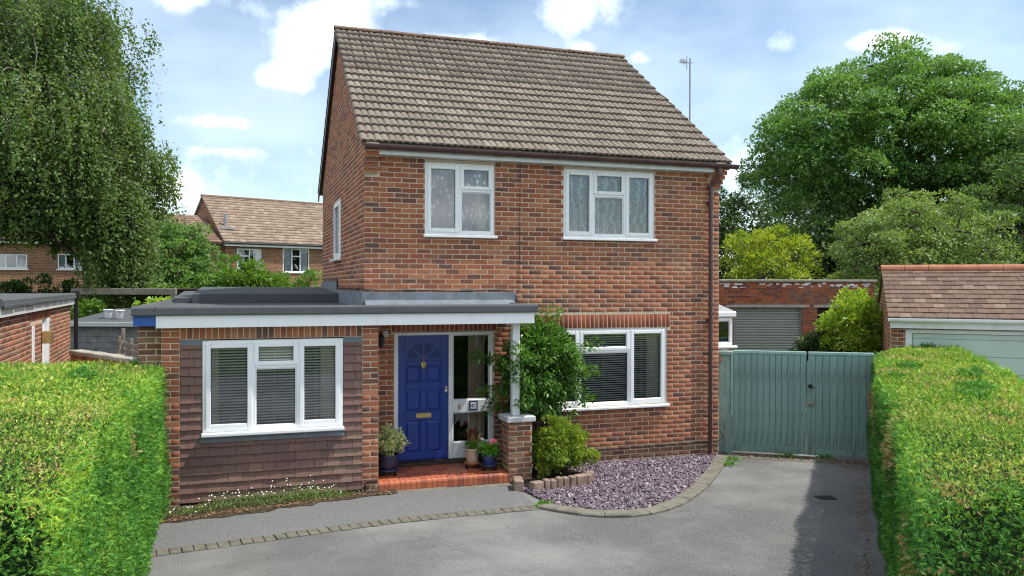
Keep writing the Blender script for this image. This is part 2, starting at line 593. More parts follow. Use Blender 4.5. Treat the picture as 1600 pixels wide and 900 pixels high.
# weathered, green-stained boards of the gate
k = Mt('gate_paint')
r = k.rnd()
c = k.ramp(r, [(0, (.200, .315, .275)), (.5, (.245, .370, .320)), (1, (.170, .270, .240))])
st = k.noise(9, 7, .72, vec=k.tc.outputs['Object'], stretch=(3.2, 3.2, .22))
c = k.mix(mth(k.t, 'MULTIPLY', smooth(k.t, st, .50, .64), .75), c, (.135, .145, .13))
c = k.mix(mth(k.t, 'MULTIPLY', smooth(k.t, k.noise(5, 6, .7, vec=k.tc.outputs['Object'], stretch=(4, 4, .3), w=5), .58, .70), .7), c, (.34, .46, .41))
k.col(c).rough(.8, .25).bump(st, .006, .5)
plain('gate_rail', (.30, .46, .41), .75, .3, .2, 6, .3, dirt=((.13, .17, .15), .6))


def leaf_mat(name, stops, rough=.5, trans=.38, tint=(1.3, 1.25, .45), spec=.35, gain=1.6):
    k = Mt(name)
    c = k.ramp(k.rnd(), stops)
    big = k.noise(.9, 3, .5)
    c = k.mix(.5, c, k.ramp(big, [(.3, (.72, .78, .75)), (.7, (1.28, 1.2, 1.1))]), 'MULTIPLY')
    c = k.mix(1.0, c, (gain, gain, gain), 'MULTIPLY')
    k.col(c).rough(rough, spec)
    tr = nd(k.t, 'ShaderNodeBsdfTranslucent')
    k.L(k.mix(1.0, c, tint, 'MULTIPLY'), tr.inputs[0])
    ms = nd(k.t, 'ShaderNodeMixShader', inp={0: trans})
    k.L(k.p.outputs[0], ms.inputs[1])
    k.L(tr.outputs[0], ms.inputs[2])
    k.L(ms.outputs[0], k.out.inputs[0])
    return k.m


leaf_mat('oak_leaf', [(0, (.038, .085, .022)), (.5, (.066, .132, .034)), (.85, (.10, .172, .040)), (1, (.15, .21, .055))], gain=2.05, tint=(1.2, 1.25, .6))
leaf_mat('birch_leaf', [(0, (.040, .080, .020)), (.5, (.065, .112, .030)), (.85, (.10, .145, .042)), (1, (.20, .20, .10))], spec=.3, gain=1.85)
leaf_mat('apple_leaf', [(0, (.055, .095, .028)), (.5, (.085, .130, .042)), (.85, (.115, .165, .058)), (1, (.16, .20, .09))], gain=2.2)
leaf_mat('fine_leaf', [(0, (.045, .09, .03)), (.5, (.065, .12, .04)), (1, (.09, .15, .055))], gain=1.8)
leaf_mat('gold_leaf', [(0, (.085, .15, .018)), (.4, (.15, .215, .026)), (.8, (.26, .29, .035)), (1, (.11, .17, .03))])
leaf_mat('dark_leaf', [(0, (.018, .042, .014)), (.6, (.032, .066, .020)), (1, (.055, .095, .03))])
leaf_mat('laurel_leaf', [(0, (.045, .105, .016)), (.5, (.075, .155, .024)), (1, (.13, .22, .04))], rough=.35, spec=.5)
leaf_mat('climber_leaf', [(0, (.030, .085, .018)), (.5, (.058, .140, .024)), (.85, (.10, .21, .032)), (1, (.19, .30, .05))], rough=.38, spec=.5, gain=1.5)
leaf_mat('lime_leaf', [(0, (.085, .16, .018)), (.4, (.145, .235, .026)), (.8, (.25, .325, .035)), (.93, (.30, .26, .03)), (1, (.24, .12, .03))], gain=1.2)
leaf_mat('privet_leaf', [(0, (.07, .13, .016)), (.5, (.12, .19, .022)), (.85, (.20, .27, .03)), (1, (.28, .32, .05))], gain=2.3)
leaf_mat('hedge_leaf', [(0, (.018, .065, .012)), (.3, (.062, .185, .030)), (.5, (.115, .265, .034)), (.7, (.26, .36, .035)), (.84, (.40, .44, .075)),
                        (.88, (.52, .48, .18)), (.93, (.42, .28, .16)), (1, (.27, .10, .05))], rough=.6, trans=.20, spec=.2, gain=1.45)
leaf_mat('silver_leaf', [(0, (.16, .22, .10)), (.4, (.36, .42, .26)), (.8, (.58, .60, .44)), (1, (.66, .62, .40))])
leaf_mat('geranium_leaf', [(0, (.055, .16, .02)), (1, (.10, .25, .03))])
leaf_mat('canna_leaf', [(0, (.055, .020, .018)), (.6, (.085, .03, .02)), (1, (.20, .12, .05))], tint=(1.4, .7, .4))
leaf_mat('dry_leaf', [(0, (.16, .09, .05)), (.5, (.24, .15, .08)), (1, (.11, .06, .04))], trans=.1)
leaf_mat('pink_petal', [(0, (.75, .25, .38)), (1, (.85, .48, .56))], tint=(1, .8, .8))
leaf_mat('white_petal', [(0, (.78, .76, .76)), (.7, (.8, .8, .78)), (1, (.75, .5, .58))], tint=(1, 1, 1))
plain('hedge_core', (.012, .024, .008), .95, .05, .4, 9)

# glass: thin pane, reflects the sky and lets the room show
k = Mt('glass')
fr = nd(k.t, 'ShaderNodeFresnel', inp={'IOR': 1.7})
gl = nd(k.t, 'ShaderNodeBsdfGlossy', inp={'Roughness': .015, 'Color': (.92, .96, 1, 1)})
tr = nd(k.t, 'ShaderNodeBsdfTransparent', inp={'Color': (.86, .90, .90, 1)})
ms = nd(k.t, 'ShaderNodeMixShader')
k.L(mth(k.t, 'ADD', fr.outputs[0], .06), ms.inputs[0])
k.L(tr.outputs[0], ms.inputs[1])
k.L(gl.outputs[0], ms.inputs[2])
k.L(ms.outputs[0], k.out.inputs[0])


def net_mat(name, scale, lo, hi, wave=.2, edge=.22):
    """net curtain: white threads with clear gaps and a woven motif"""
    k = Mt(name)
    k.col((.90, .93, .93)).rough(.9, .1)
    v = nd(k.t, 'ShaderNodeTexVoronoi', inp={'Scale': scale})
    mp_ = nd(k.t, 'ShaderNodeMapping', inp={'Scale': (1.3, 1, .8), 'Rotation': (0, .5, 0)})
    k.L(k.geo.outputs['Position'], mp_.inputs[0])
    k.L(mp_.outputs[0], v.inputs['Vector'])
    motif = smooth(k.t, v.outputs['Distance'], edge + .10, edge)
    sep = nd(k.t, 'ShaderNodeSeparateXYZ')
    k.L(k.geo.outputs['Position'], sep.inputs[0])
    fold = mth(k.t, 'MULTIPLY', smooth(k.t, mth(k.t, 'SINE', mth(k.t, 'ADD', mth(k.t, 'MULTIPLY', sep.outputs[0], 44.0), mth(k.t, 'MULTIPLY', k.noise(5, 2), 9.0))), .1, .95), wave)  # fold shading put into the net's opacity as vertical bands
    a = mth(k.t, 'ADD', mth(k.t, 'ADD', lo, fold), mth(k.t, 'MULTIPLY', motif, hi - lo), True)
    tr = nd(k.t, 'ShaderNodeBsdfTransparent')
    ms = nd(k.t, 'ShaderNodeMixShader')
    k.L(a, ms.inputs[0])
    k.L(tr.outputs[0], ms.inputs[1])
    k.L(k.p.outputs[0], ms.inputs[2])
    k.L(ms.outputs[0], k.out.inputs[0])
    return k.m


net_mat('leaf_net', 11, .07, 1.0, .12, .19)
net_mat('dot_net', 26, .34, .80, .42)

# ------------------------------------------------------------------ ground, drive, path


def gz(x):
    return -.1 * min(1.0, max(0.0, x / 6)) - .02 * min(1.0, max(0.0, (x - 6) / 3))


def sheet(name, pts_fn, nx, ny, mat_):
    mb = MB()
    V = [pts_fn(i / nx, j / ny) for j in range(ny + 1) for i in range(nx + 1)]
    F = [(j * (nx + 1) + i, j * (nx + 1) + i + 1, (j + 1) * (nx + 1) + i + 1, (j + 1) * (nx + 1) + i) for j in range(ny) for i in range(nx)]
    mb.add(V, F)
    o = mb.build(name, mat_)
    o['kind'] = 'structure'
    return o


sheet('ground', lambda a, b: (-600 + 1200 * a, -300 + 1200 * b, -.20), 24, 24, MAT['ground'])
sheet('driveway', lambda a, b: (-12 + 26 * a, -16 + 20 * b, gz(-12 + 26 * a)), 52, 4, MAT['asphalt'])


def lerp_curve(pts, x):
    for (a, b) in zip(pts, pts[1:]):
        if a[0] <= x <= b[0]:
            t = (x - a[0]) / (b[0] - a[0])
            return a[1] + t * (b[1] - a[1])
    return pts[-1][1] if x > pts[-1][0] else pts[0][1]


EDGE = [(-3.4, -2.84), (-2.56, -2.757), (-1.54, -2.62), (-.41, -2.44), (.69, -2.32), (1.86, -2.27)]


def path_pt(a, b):
    x = -3.4 + 5.3 * a
    y0 = lerp_curve(EDGE, x) + .09
    y1 = -.9
    return (x, y0 + (y1 - y0) * b, gz(x) + .010)


sheet('path', path_pt, 26, 6, MAT['path_asphalt'])

# block edging between path and drive: every block a piece
edging = bpy.data.objects.new('path_edging', None)
COL.objects.link(edging)
edging['kind'] = 'structure'
PV = MB().bbox(-.0575, .0575, -.095, .095, -.08, .022, .007, r=0.0).mesh('paver', MAT['paver'])
x = -2.95
while x < 1.86:
    y = lerp_curve(EDGE, x)
    sl_ = (lerp_curve(EDGE, x + .1) - y) / .1
    o = link('paver', PV, edging, (x, y + rnd.uniform(-.008, .008), gz(x) - .006 + rnd.uniform(-.003, .003)),
             (rnd.uniform(-.015, .015), rnd.uniform(-.02, .02), math.atan(sl_) + rnd.uniform(-.03, .03)), (rnd.uniform(.96, 1.01), rnd.uniform(.95, 1.03), 1))
    x += .119

# concrete strip before the step and round to the bed
mb = MB()
for (a, b) in ((-2.75, -.9), (-.9, .1), (.1, 1.0), (1.0, 1.92)):
    mb.bbox(a + .006, b - .006, -1.12, -.98, -.1, gz(b) + .022, .01)
o = mb.build('threshold_strip', MAT['kerb_concrete'])
o['kind'] = 'structure'

# curved kerb round the slate bed, in short stones
KERB = [(1.86, -2.27), (2.10, -2.57), (2.40, -2.82), (2.75, -2.95), (3.2, -2.90), (3.62, -2.70), (4.1, -2.33), (4.6, -1.86), (5.05, -1.36), (5.5, -.85), (5.95, -.30), (6.22, .02)]
kerb = bpy.data.objects.new('kerb', None)
COL.objects.link(kerb)
kerb['kind'] = 'structure'


def resample(P, step):
    P = [Vector((p[0], p[1], 0)) for p in P]
    # Catmull-Rom
    Q = []
    for i in range(len(P) - 1):
        p0, p1, p2, p3 = P[max(i - 1, 0)], P[i], P[i + 1], P[min(i + 2, len(P) - 1)]
        for k_ in range(20):
            t = k_ / 20
            Q.append(.5 * ((2 * p1) + (p2 - p0) * t + (2 * p0 - 5 * p1 + 4 * p2 - p3) * t * t + (3 * p1 - p0 - 3 * p2 + p3) * t ** 3))
    Q.append(P[-1])
    out, acc = [Q[0]], 0
    for a, b in zip(Q, Q[1:]):
        acc += (b - a).length
        if acc >= step:
            out.append(b)
            acc = 0
    return out


KP = resample(KERB, .30)
KIN = []
for i in range(len(KP) - 1):
    a, b = KP[i], KP[i + 1]
    d = (b - a)
    n = Vector((-d.y, d.x, 0)).normalized()
    L_ = d.length
    mid = (a + b) / 2
    o = link('kerb_stone', MB().bbox(-L_ / 2 + .002, L_ / 2 + .002, -.02, .19, -.12, .040, .016, r=0).mesh('kerb_stone', MAT['kerb_concrete']), kerb,
             (mid.x, mid.y, gz(mid.x) + rnd.uniform(-.006, .006)), (rnd.uniform(-.02, .02), 0, math.atan2(d.y, d.x) + rnd.uniform(-.015, .015)))
    KIN.append((mid + n * .19))

# ------------------------------------------------------------------ bricks
H = .075


def brick_verts(L, h, D=.06, c=.004):
    V = [(0, D, 0), (L, D, 0), (L, D, h), (0, D, h), (0, c, 0), (L, c, 0), (L, c, h), (0, c, h), (c, 0, c), (L - c, 0, c), (L - c, 0, h - c), (c, 0, h - c)]
    F = [(8, 9, 10, 11)]
    for i in range(4):
        j = (i + 1) % 4
        F.append((4 + i, 4 + j, 8 + j, 8 + i))
        F.append((i, j, 4 + j, 4 + i))
    return V, F


BMESH = {}


def brick_mesh(L, h, mat_):
    key = (round(L, 3), round(h, 3), mat_.name)
    if key not in BMESH:
        V, F = brick_verts(key[0], key[1])
        me = bpy.data.meshes.new('brick')
        me.from_pydata(V, [], F)
        me.materials.append(mat_)
        me.update()
        fix_normals(me)
        BMESH[key] = me
    return BMESH[key]


def courses(x0, x1, z0, z1, holes=(), L=.2222, zoff=.04, xl=None, phase=0.0, pattern='stretcher', xorg=0.0):
    """running bond, clipped to the wall's outline and to its openings; (x, z, length, height)"""
    out = []
    k0 = math.floor((z0 - zoff) / H)
    k1 = math.ceil((z1 - zoff) / H)
    for k in range(k0, k1):
        za, zb = zoff + k * H + .0052, zoff + (k + 1) * H - .0052
        zm = (za + zb) / 2
        if zm < z0 or zm > z1:
            continue
        a, b = (x0, x1) if xl is None else xl(zm)
        if b - a < .05:
            continue
        segs = [(a, b)]
        for (hx0, hx1, hz0, hz1) in holes:
            if hz0 - .02 < zm < hz1 + .02:
                ns = []
                for (p, q) in segs:
                    if hx1 <= p or hx0 >= q:
                        ns.append((p, q))
                        continue
                    if hx0 > p:
                        ns.append((p, hx0))
                    if hx1 < q:
                        ns.append((hx1, q))
                segs = ns
        sh = ((k % 2) * .5 + phase) * L
        if pattern == 'flemish_pier':
            LL = L if k % 2 else L / 2
            sh = 0
        else:
            LL = L
        for (p, q) in segs:
            i0 = math.floor((p - xorg - sh) / LL) - 1
            x = xorg + i0 * LL + sh
            while x < q:
                u, w = max(x, p) + .0052, min(x + LL, q) - .0052
                if w - u > .03:
                    out.append((u, za, w - u, zb - za))
                x += LL
    return out


def soldiers(x0, x1, z0, z1, pitch=.075):
    n = max(1, round((x1 - x0) / pitch))
    p = (x1 - x0) / n
    return [(x0 + i * p + .005, z0 + .005, p - .01, z1 - z0 - .01) for i in range(n)]


class Bricks:
    def __init__(s, mats):
        s.items, s.mats = [], mats

    def put(s, lst, origin, rz=0.0, mat=0, weight=1.0, matf=None, jit=.0012):
        c, sn = math.cos(rz), math.sin(rz)
        for (x, z, L, h) in lst:
            y = rnd.uniform(-jit, jit)
            px, py, pz = origin[0] + c * x - sn * y, origin[1] + sn * x + c * y, origin[2] + z
            s.items.append([px, py, pz, rz, L, h, matf(x, z) if matf else mat, weight])
        return s

    def finish(s, parent, world=None, most=300, stuff_name='brickwork', min_score=0.0):
        sc = []
        for it in s.items:
            p = Vector(it[:3])
            pw = world @ p if world is not None else p
            d = CAM - pw
            rz = it[3] + (world.to_euler().z if world is not None else 0)
            nrm = Vector((math.sin(rz), -math.cos(rz), 0))
            cs = max(0.0, nrm.dot(d.normalized()))
            sc.append(it[4] * it[5] * cs / d.length_squared * it[7])
        order = sorted(range(len(sc)), key=lambda i: -sc[i])
        pick = set(i for i in order[:most] if sc[i] > min_score)
        V, F, M_, Rr = [], [], [], []
        for i, it in enumerate(s.items):
            px, py, pz, rz, L, h, mi, w = it
            r = rnd.random()
            if i in pick:
                o = link('brick', brick_mesh(L, h, s.mats[mi]), parent, (px, py, pz), (rnd.uniform(-.006, .006), 0, rz + rnd.uniform(-.008, .008)))
                o['rnd'] = r
            else:
                bv, bf = brick_verts(L, h)
                c, sn = math.cos(rz), math.sin(rz)
                b = len(V)
                V.extend((px + c * x - sn * y, py + sn * x + c * y, pz + z) for (x, y, z) in bv)
                F.extend(tuple(b + q for q in f) for f in bf)
                M_.extend([mi] * len(bf))
                Rr.extend([r] * len(bf))
        if V:
            me = fast_mesh(stuff_name, np.array(V), np.array(F), s.mats, np.array(M_), np.array(Rr))
            fix_normals(me)
            link(stuff_name, me, parent)['kind'] = 'stuff'


def wall_grid(mb, x0, x1, z0, z1, y0, y1, holes=(), mi=0):
    xs = sorted({x0, x1, *[h[0] for h in holes], *[h[1] for h in holes]})
    xs = [x for x in xs if x0 <= x <= x1]
    for a, b in zip(xs, xs[1:]):
        m_ = (a + b) / 2
        cuts = sorted((h[2], h[3]) for h in holes if h[0] < m_ < h[1])
        z = z0
        for (p, q) in cuts:
            if p > z:
                mb.box(a, b, y0, y1, z, p, mi)
            z = max(z, q)
        if z < z1:
            mb.box(a, b, y0, y1, z, z1, mi)


# ------------------------------------------------------------------ windows
FW = .055      # frame width


def ring(mb, x0, x1, z0, z1, w, y0, y1, b=.006):
    """four mitred-looking bars butted end to end, uprights full height"""
    mb.bbox(x0, x0 + w, y0, y1, z0, z1, b)
    mb.bbox(x1 - w, x1, y0, y1, z0, z1, b)
    mb.bbox(x0 + w, x1 - w, y0 + .0015, y1, z0, z0 + w, b)
    mb.bbox(x0 + w, x1 - w, y0 + .0015, y1, z1 - w, z1, b)


def upvc_window(parent, x0, x1, z0, z1, y, lights, loc=None, rot=None, name='window', sill=True, sill_over=.03, mat_=None, deep=.07, fw=FW, label=None):
    """lights: list of (xa, xb, kind, z_transom); kind fixed / open / top. y: front of the frame. Returns (part, glazed rectangles)"""
    mat_ = mat_ or MAT['white_upvc']
    mb = MB()
    mb.bbox(x0, x0 + fw, y, y + deep, z0, z1, .006)
    mb.bbox(x1 - fw, x1, y, y + deep, z0, z1, .006)
    mb.bbox(x0 + fw, x1 - fw, y + .001, y + deep, z0, z0 + fw, .006)
    mb.bbox(x0 + fw, x1 - fw, y + .001, y + deep, z1 - fw, z1, .006)
    for (xa, xb, kind, zt) in lights[1:]:
        mb.bbox(xa - fw / 2, xa + fw / 2, y + .0005, y + deep, z0 + fw, z1 - fw, .006)
    w = mb.build(name, mat_, parent, label=label)
    if loc is not None:
        w.location = loc
        w.rotation_euler = rot
    panes = []
    for i, (xa, xb, kind, zt) in enumerate(lights):
        a = x0 + fw if i == 0 else xa + fw / 2
        b = x1 - fw if i == len(lights) - 1 else xb - fw / 2
        za, zb = z0 + fw, z1 - fw
        if kind == 'fixed':
            panes.append((a + .012, b - .012, za + .012, zb - .012))
            ms_ = MB()
            ring(ms_, a, b, za, zb, .014, y + .014, y + .05, .003)
            ms_.build('bead', mat_, w)
        elif kind == 'open':
            ms_ = MB()
            ring(ms_, a - .018, b + .018, za - .018, zb + .018, .062, y - .016, y + .045, .008)
            ms_.build('sash', mat_, w)
            panes.append((a + .044, b - .044, za + .044, zb - .044))
        else:
            mt_ = MB()
            mt_.bbox(a, b, y + .0005, y + deep, zt - fw / 2, zt + fw / 2, .006)
            mt_.build('transom', mat_, w)
            ms_ = MB()
            ring(ms_, a - .018, b + .018, zt + fw / 2 - .018, zb + .018, .058, y - .016, y + .045, .008)
            ms_.build('sash', mat_, w)
            panes.append((a + .040, b - .040, zt + fw / 2 + .040, zb - .040))
            panes.append((a + .012, b - .012, za + .012, zt - fw / 2 - .012))
            mq = MB()
            ring(mq, a, b, za, zt - fw / 2, .014, y + .014, y + .05, .003)
            mq.build('bead', mat_, w)
    for (a, b, c, d) in panes:
        g = MB().add([(a - .01, y + .022, c - .01), (b + .01, y + .022, c - .01), (b + .01, y + .022, d + .01), (a - .01, y + .022, d + .01)], [(0, 1, 2, 3)])
        g.build('pane', MAT['glass'], w)
        sp = MB()
        ring(sp, a - .008, b + .008, c - .008, d + .008, .014, y + .026, y + .040, .002)      # dark gasket and spacer
        sp.build('gasket', MAT['black_plastic'], w)
    if sill:
        MB().bbox(x0 - sill_over, x1 + sill_over, y - .085, y + .02, z0 - .045, z0 - .001, .008).build('sill', mat_, w)
    return w, panes


def venetian(parent, x0, x1, z0, z1, y, pitch=.0365, tilt=.62, mat_='slat_white'):
    mb = MB()
    z = z0
    hw = .0128
    while z < z1:
        dy, dz = hw * math.cos(tilt), hw * math.sin(tilt)
        mb.add([(x0, y - dy, z - dz), (x1, y - dy, z - dz), (x1, y, z + .003), (x0, y, z + .003), (x0, y + dy, z + dz), (x1, y + dy, z + dz)],
               [(0, 1, 2, 3), (3, 2, 5, 4)])
        z += pitch
    for f in (.18, .5, .82):
        xx = x0 + (x1 - x0) * f
        mb.box(xx - .0015, xx + .0015, y - .019, y - .0175, z0, z1)
    mb.box(x0, x1, y - .02, y + .02, z1, z1 + .03)
    o = mb.build('blind', MAT[mat_], parent)
    o['kind'] = 'stuff'
    return o


def curtain(parent, x0, x1, z0, z1, y, mat_, waves=6, amp=.025, top_gather=0.0, name='curtain', seed=0):
    q = random.Random(seed)
    nx, nz_ = max(12, int((x1 - x0) * 90)), 8
    ph = q.uniform(0, 6)
    V, F = [], []
    for j in range(nz_ + 1):
        t = j / nz_
        for i in range(nx + 1):
            s_ = i / nx
            xx = x0 + (x1 - x0) * s_ * (1 - top_gather * (1 - abs(2 * t - 1)) * .4)
            V.append((xx, y + amp * (.4 + .6 * (1 - t)) * (math.sin(s_ * waves * 6.283 + ph) + .4 * math.sin(s_ * waves * 14.1 + ph * 2 + t)), z0 + (z1 - z0) * t))
    for j in range(nz_):
        for i in range(nx):
            F.append((j * (nx + 1) + i, j * (nx + 1) + i + 1, (j + 1) * (nx + 1) + i + 1, (j + 1) * (nx + 1) + i))
    return MB().add(V, F).build(name, MAT[mat_], parent, smooth=True)


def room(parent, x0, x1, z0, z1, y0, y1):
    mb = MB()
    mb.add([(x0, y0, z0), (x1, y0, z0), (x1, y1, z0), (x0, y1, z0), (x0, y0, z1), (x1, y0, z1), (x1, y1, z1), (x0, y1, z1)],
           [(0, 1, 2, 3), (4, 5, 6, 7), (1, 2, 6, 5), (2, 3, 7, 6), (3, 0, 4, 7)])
    return mb.build('interior', MAT['dark_interior'], parent)  # dark box added behind the glass; room shade is in its colour


# ------------------------------------------------------------------ the house
house = thing('house', 'two storey red brick house with brown tiled roof and blue front door', 'house', (0, 0, 0))

W1 = (.905, 2.0, 3.56, 4.65)
W2 = (3.147, 4.765, 3.565, 4.66)
W3 = (2.76, 5.0, .84, 2.105)
DOOR = (.445, 1.985, .10, 2.10)
EY, EZ = -.20, 4.87                       # eaves edge of the tiles
RY, RZ = 3.30, 7.55                       # ridge
SL = math.atan2(RZ - EZ, RY - EY)


def roof_z(y):
    return EZ + (RZ - EZ) * (y - EY) / (RY - EY) if y <= RY else RZ - (RZ - EZ) * (y - RY) / (RY - EY)


mw = MB()
wall_grid(mw, .004, 5.996, -.35, 4.74, .003, .28, [W1, W2, W3, DOOR])
# gable walls as prisms, apex of the right one drawn in under the verge
g_poly = lambda ap: [(.28, -.35), (6.4, -.35), (6.4, roof_z(6.4) - .10), (RY, RZ - .10), (.28, roof_z(.28) - .10)]
for (ya, yb, za, zb) in ((.28, 2.98, -.35, 4.74), (2.98, 3.95, -.35, 3.28), (2.98, 3.95, 4.345, 4.74), (3.95, 6.4, -.35, 4.74)):
    mw.box(.003, .25, ya, yb, za, zb)
mw.prism([(.004, 4.74), (6.4, 4.74), (6.4, roof_z(6.4) - .10), (RY, RZ - .10), (.004, roof_z(0) - .10)], .003, .25, 'x')
b = len(mw.v)
mw.prism(g_poly(0), 5.75, 5.994, 'x')
for i in range(b, b + 10):
    x, y, z = mw.v[i]
    if z > 5:
        mw.v[i] = (x - .28 * (z - 4.8) / 2.7, y, z)
mw.box(.25, 5.75, 6.15, 6.394, -.35, 4.74)
wall = mw.build('wall', MAT['mortar'], house)

B = Bricks([MAT['brick'], MAT['red_brick'], MAT['pale_brick']])
front = courses(0, 6, -.26, 4.74, [W1, W2, W3, DOOR, (2.70, 5.06, 2.105, 2.33), (.40, 2.03, 2.1, 2.30), (-1, 2.25, 2.30, 2.66), (0, .2, 4.44, 4.8), (5.8, 6.0, 4.44, 4.8)])
hidden = lambda x, z: 0.15 if (z < .1 and x < 2) or (2.0 < x < 3.2 and z < 2.2) else 1.0
for bk in front:
    B.put([bk], (0, 0, 0), 0, 2 if bk[1] < .15 else 0, hidden(bk[0], bk[1]))
B.put(soldiers(2.70, 5.06, 2.108, 2.335), (0, 0, 0), 0, 1, 1.0)
B.put(soldiers(.40, 2.03, 2.10, 2.315), (0, 0, 0), 0, 1, .3)


def gable_y(z):
    h_ = (RZ - .13 - z) / math.tan(SL)
    return max(0, RY - h_), min(6.4, RY + h_)


xl_gable = lambda z: (6.4 - gable_y(z)[1], 6.4 - gable_y(z)[0])
xr_gable = gable_y
# left flank: local x runs from the back (y = 6.4) towards the viewer
WSIDE = (2.45, 3.42, 3.28, 4.345)
B.put(courses(0, 6.4, 2.3, 7.5, [WSIDE], xl=xl_gable), (0, 6.4, 0), R(-90), 0)
B.put(courses(0, 6.4, -.26, 4.9, xl=xr_gable), (6.0, 0, 0), R(90), 0)
# corbels under the eaves
for (a, b_, sgn) in ((0, .19, 0), (5.81, 6.0, 1)):
    for i in range(5):
        zz = 4.44 + i * .075
        B.put([(a + .002 - (0 if sgn else .004 * i), zz, b_ - a - .004 + (.016 * i if sgn else .004 * i), .067)], (0, -.042 * (i + 1), 0), 0, 0, 1.2)
for (a, b_) in ((.004, .186), (5.814, 5.998)):
    cm_ = MB()
    for i in range(5):
        cm_.box(a, b_, -.042 * (i + 1) + .004, .004, 4.435 + i * .075, 4.512 + i * .075)
    cm_.box(a, b_, -.205, .004, 4.815, 4.86)
    cm_.build('corbel', MAT['mortar'], house)

# roof: slab with verge, tiles, ridge
RX0, RX1E, RX1R = -.07, 6.13, 5.80         # left verge; right verge at eaves and ridge


def rx1(t):
    return RX1E + (RX1R - RX1E) * t


def slope_pt(x, t, h):
    """point on the front slope, t 0 eaves .. 1 ridge, h above the tile bed"""
    return (x, EY + (RY - EY) * t - math.sin(SL) * h, EZ + (RZ - EZ) * t + math.cos(SL) * h)


mr = MB()
for side in (0, 1):
    P = []
    for h in (-.075, -.028):
        for (x, t) in ((RX0 + .015, 0.0), (RX1E - .015, 0.0), (RX1R - .015, 1.0), (RX0 + .015, 1.0)):
            p = slope_pt(x, t, h)
            P.append(p if side == 0 else (p[0], 2 * RY - p[1], p[2]))
    mr.add(P, [(0, 1, 2, 3), (4, 5, 6, 7), (0, 1, 5, 4), (1, 2, 6, 5), (3, 0, 4, 7), (2, 3, 7, 6)])
roof = mr.build('roof', MAT['roof_tile'], house)
# barge boards / undercloak on the left gable and a right one
bb = MB()
for (x0, x1, hh) in ((RX0, RX0 + .022, .16),):
    for side in (0, 1):
        P = []
        for x in (x0, x1):
            for (t, h) in ((-.02, -.03), (1.0, -.03), (1.0, -.03 - hh), (-.02, -.03 - hh)):
                p = slope_pt(x, t, h)
                P.append(p if side == 0 else (p[0], 2 * RY - p[1], p[2]))
        if side:
            bb.add(P, [(0, 1, 2, 3), (4, 5, 6, 7), (0, 1, 5, 4), (1, 2, 6, 5), (2, 3, 7, 6), (3, 0, 4, 7)])
bb.build('barge_board', MAT['brown_plastic'], house)

NR, TW = 17, .2065
GA = math.hypot(RY - EY, RZ - EZ) / NR


def tile_verts(wd=TW, le=GA + .05, th=.031, n=12):
    V, F = [], []
    for yy in (0, le):
        for lay in (0, 1):
            for i in range(n + 1):
                s_ = i / n
                prof = .020 * (abs(math.sin(s_ * math.pi * 2)) ** .7) - .006 * (1 if s_ in (0, 1) else 0)
                V.append((s_ * wd, yy, prof + (th if lay == 0 else 0) - (.042 if yy else 0)))
    m_ = n + 1
    for i in range(n):
        F.append((i, i + 1, 2 * m_ + i + 1, 2 * m_ + i))
        F.append((m_ + i, m_ + i + 1, i + 1, i))
    F.append((0, 2 * m_, 3 * m_, m_))
    F.append((n, m_ + n, 3 * m_ + n, 2 * m_ + n))
    return V, F


TV, TF = tile_verts()
tme = bpy.data.meshes.new('roof_tile')
tme.from_pydata(TV, [], TF)
tme.materials.append(MAT['roof_tile'])
tme.update()
fix_normals(tme)
TVn, TFn = np.array(TV), np.array(TF)
sV, sF, sR = [], [], []
count = 0
for side in (0, 1):
    for row in range(NR):
        t = row / NR
        xe = rx1(t)
        x = RX0 - .01
        c = 0
        while x < xe - .03:
            w = min(TW, xe - x)
            p = slope_pt(x, t, -.012 + rnd.uniform(-.002, .002))
            sxc = w / TW
            r = rnd.random()
            if side == 0 and count < 300:
                o = link('roof_tile', tme, roof, p, (SL + rnd.uniform(-.006, .006), rnd.uniform(-.004, .004), rnd.uniform(-.006, .006)), (sxc, 1, 1))
                o['rnd'] = r
                count += 1
            else:
                v = TVn * [sxc, 1, 1]
                a = SL + rnd.uniform(-.006, .006)
                vv = np.stack([v[:, 0], v[:, 1] * math.cos(a) - v[:, 2] * math.sin(a), v[:, 1] * math.sin(a) + v[:, 2] * math.cos(a)], 1) + np.array(p)
                if side:
                    vv[:, 1] = 2 * RY - vv[:, 1]
                sF.append(TFn + len(sV) * len(TV))
                sV.append(vv)
                sR.append(np.full(len(TF), r))
            x += TW
me = fast_mesh('roof_tiling', np.concatenate(sV), np.concatenate(sF), MAT['roof_tile'], None, np.concatenate(sR))
fix_normals(me)
link('roof_tiling', me, roof)['kind'] = 'stuff'
# half-round ridge tiles bedded in mortar
n_r = 14
for i in range(n_r):
    a = RX0 - .02 + (RX1R + .02 - RX0 + .02) * i / n_r
    b_ = RX0 - .02 + (RX1R + .02 - RX0 + .02) * (i + 1) / n_r
    mb = MB()
    prof = [(.095 * math.cos(q), .060 * math.sin(q)) for q in np.linspace(-.25, math.pi + .25, 11)]
    inner = [(x * .86, z * .86) for (x, z) in prof[::-1]]
    mb.prism(prof + inner, a + .003, b_ - .003, 'x')
    o = mb.build('ridge_tile', MAT['ridge_tile'], roof)
    o.location = (0, RY, RZ - .015 + rnd.uniform(-.004, .004))
mb = MB()
for i in range(120):
    x = RX0 + (RX1R - RX0) * rnd.random()
    p = slope_pt(x, .985 + rnd.uniform(-.004, .006), .012)
    s_ = rnd.uniform(.012, .03)
    mb.bbox(p[0] - s_, p[0] + s_, p[1] - s_ * .7, p[1] + s_ * .7, p[2] - s_, p[2] + s_ * .6, s_ * .3)
mb.build('ridge_bedding', MAT['ridge_tile'], roof)['kind'] = 'stuff'

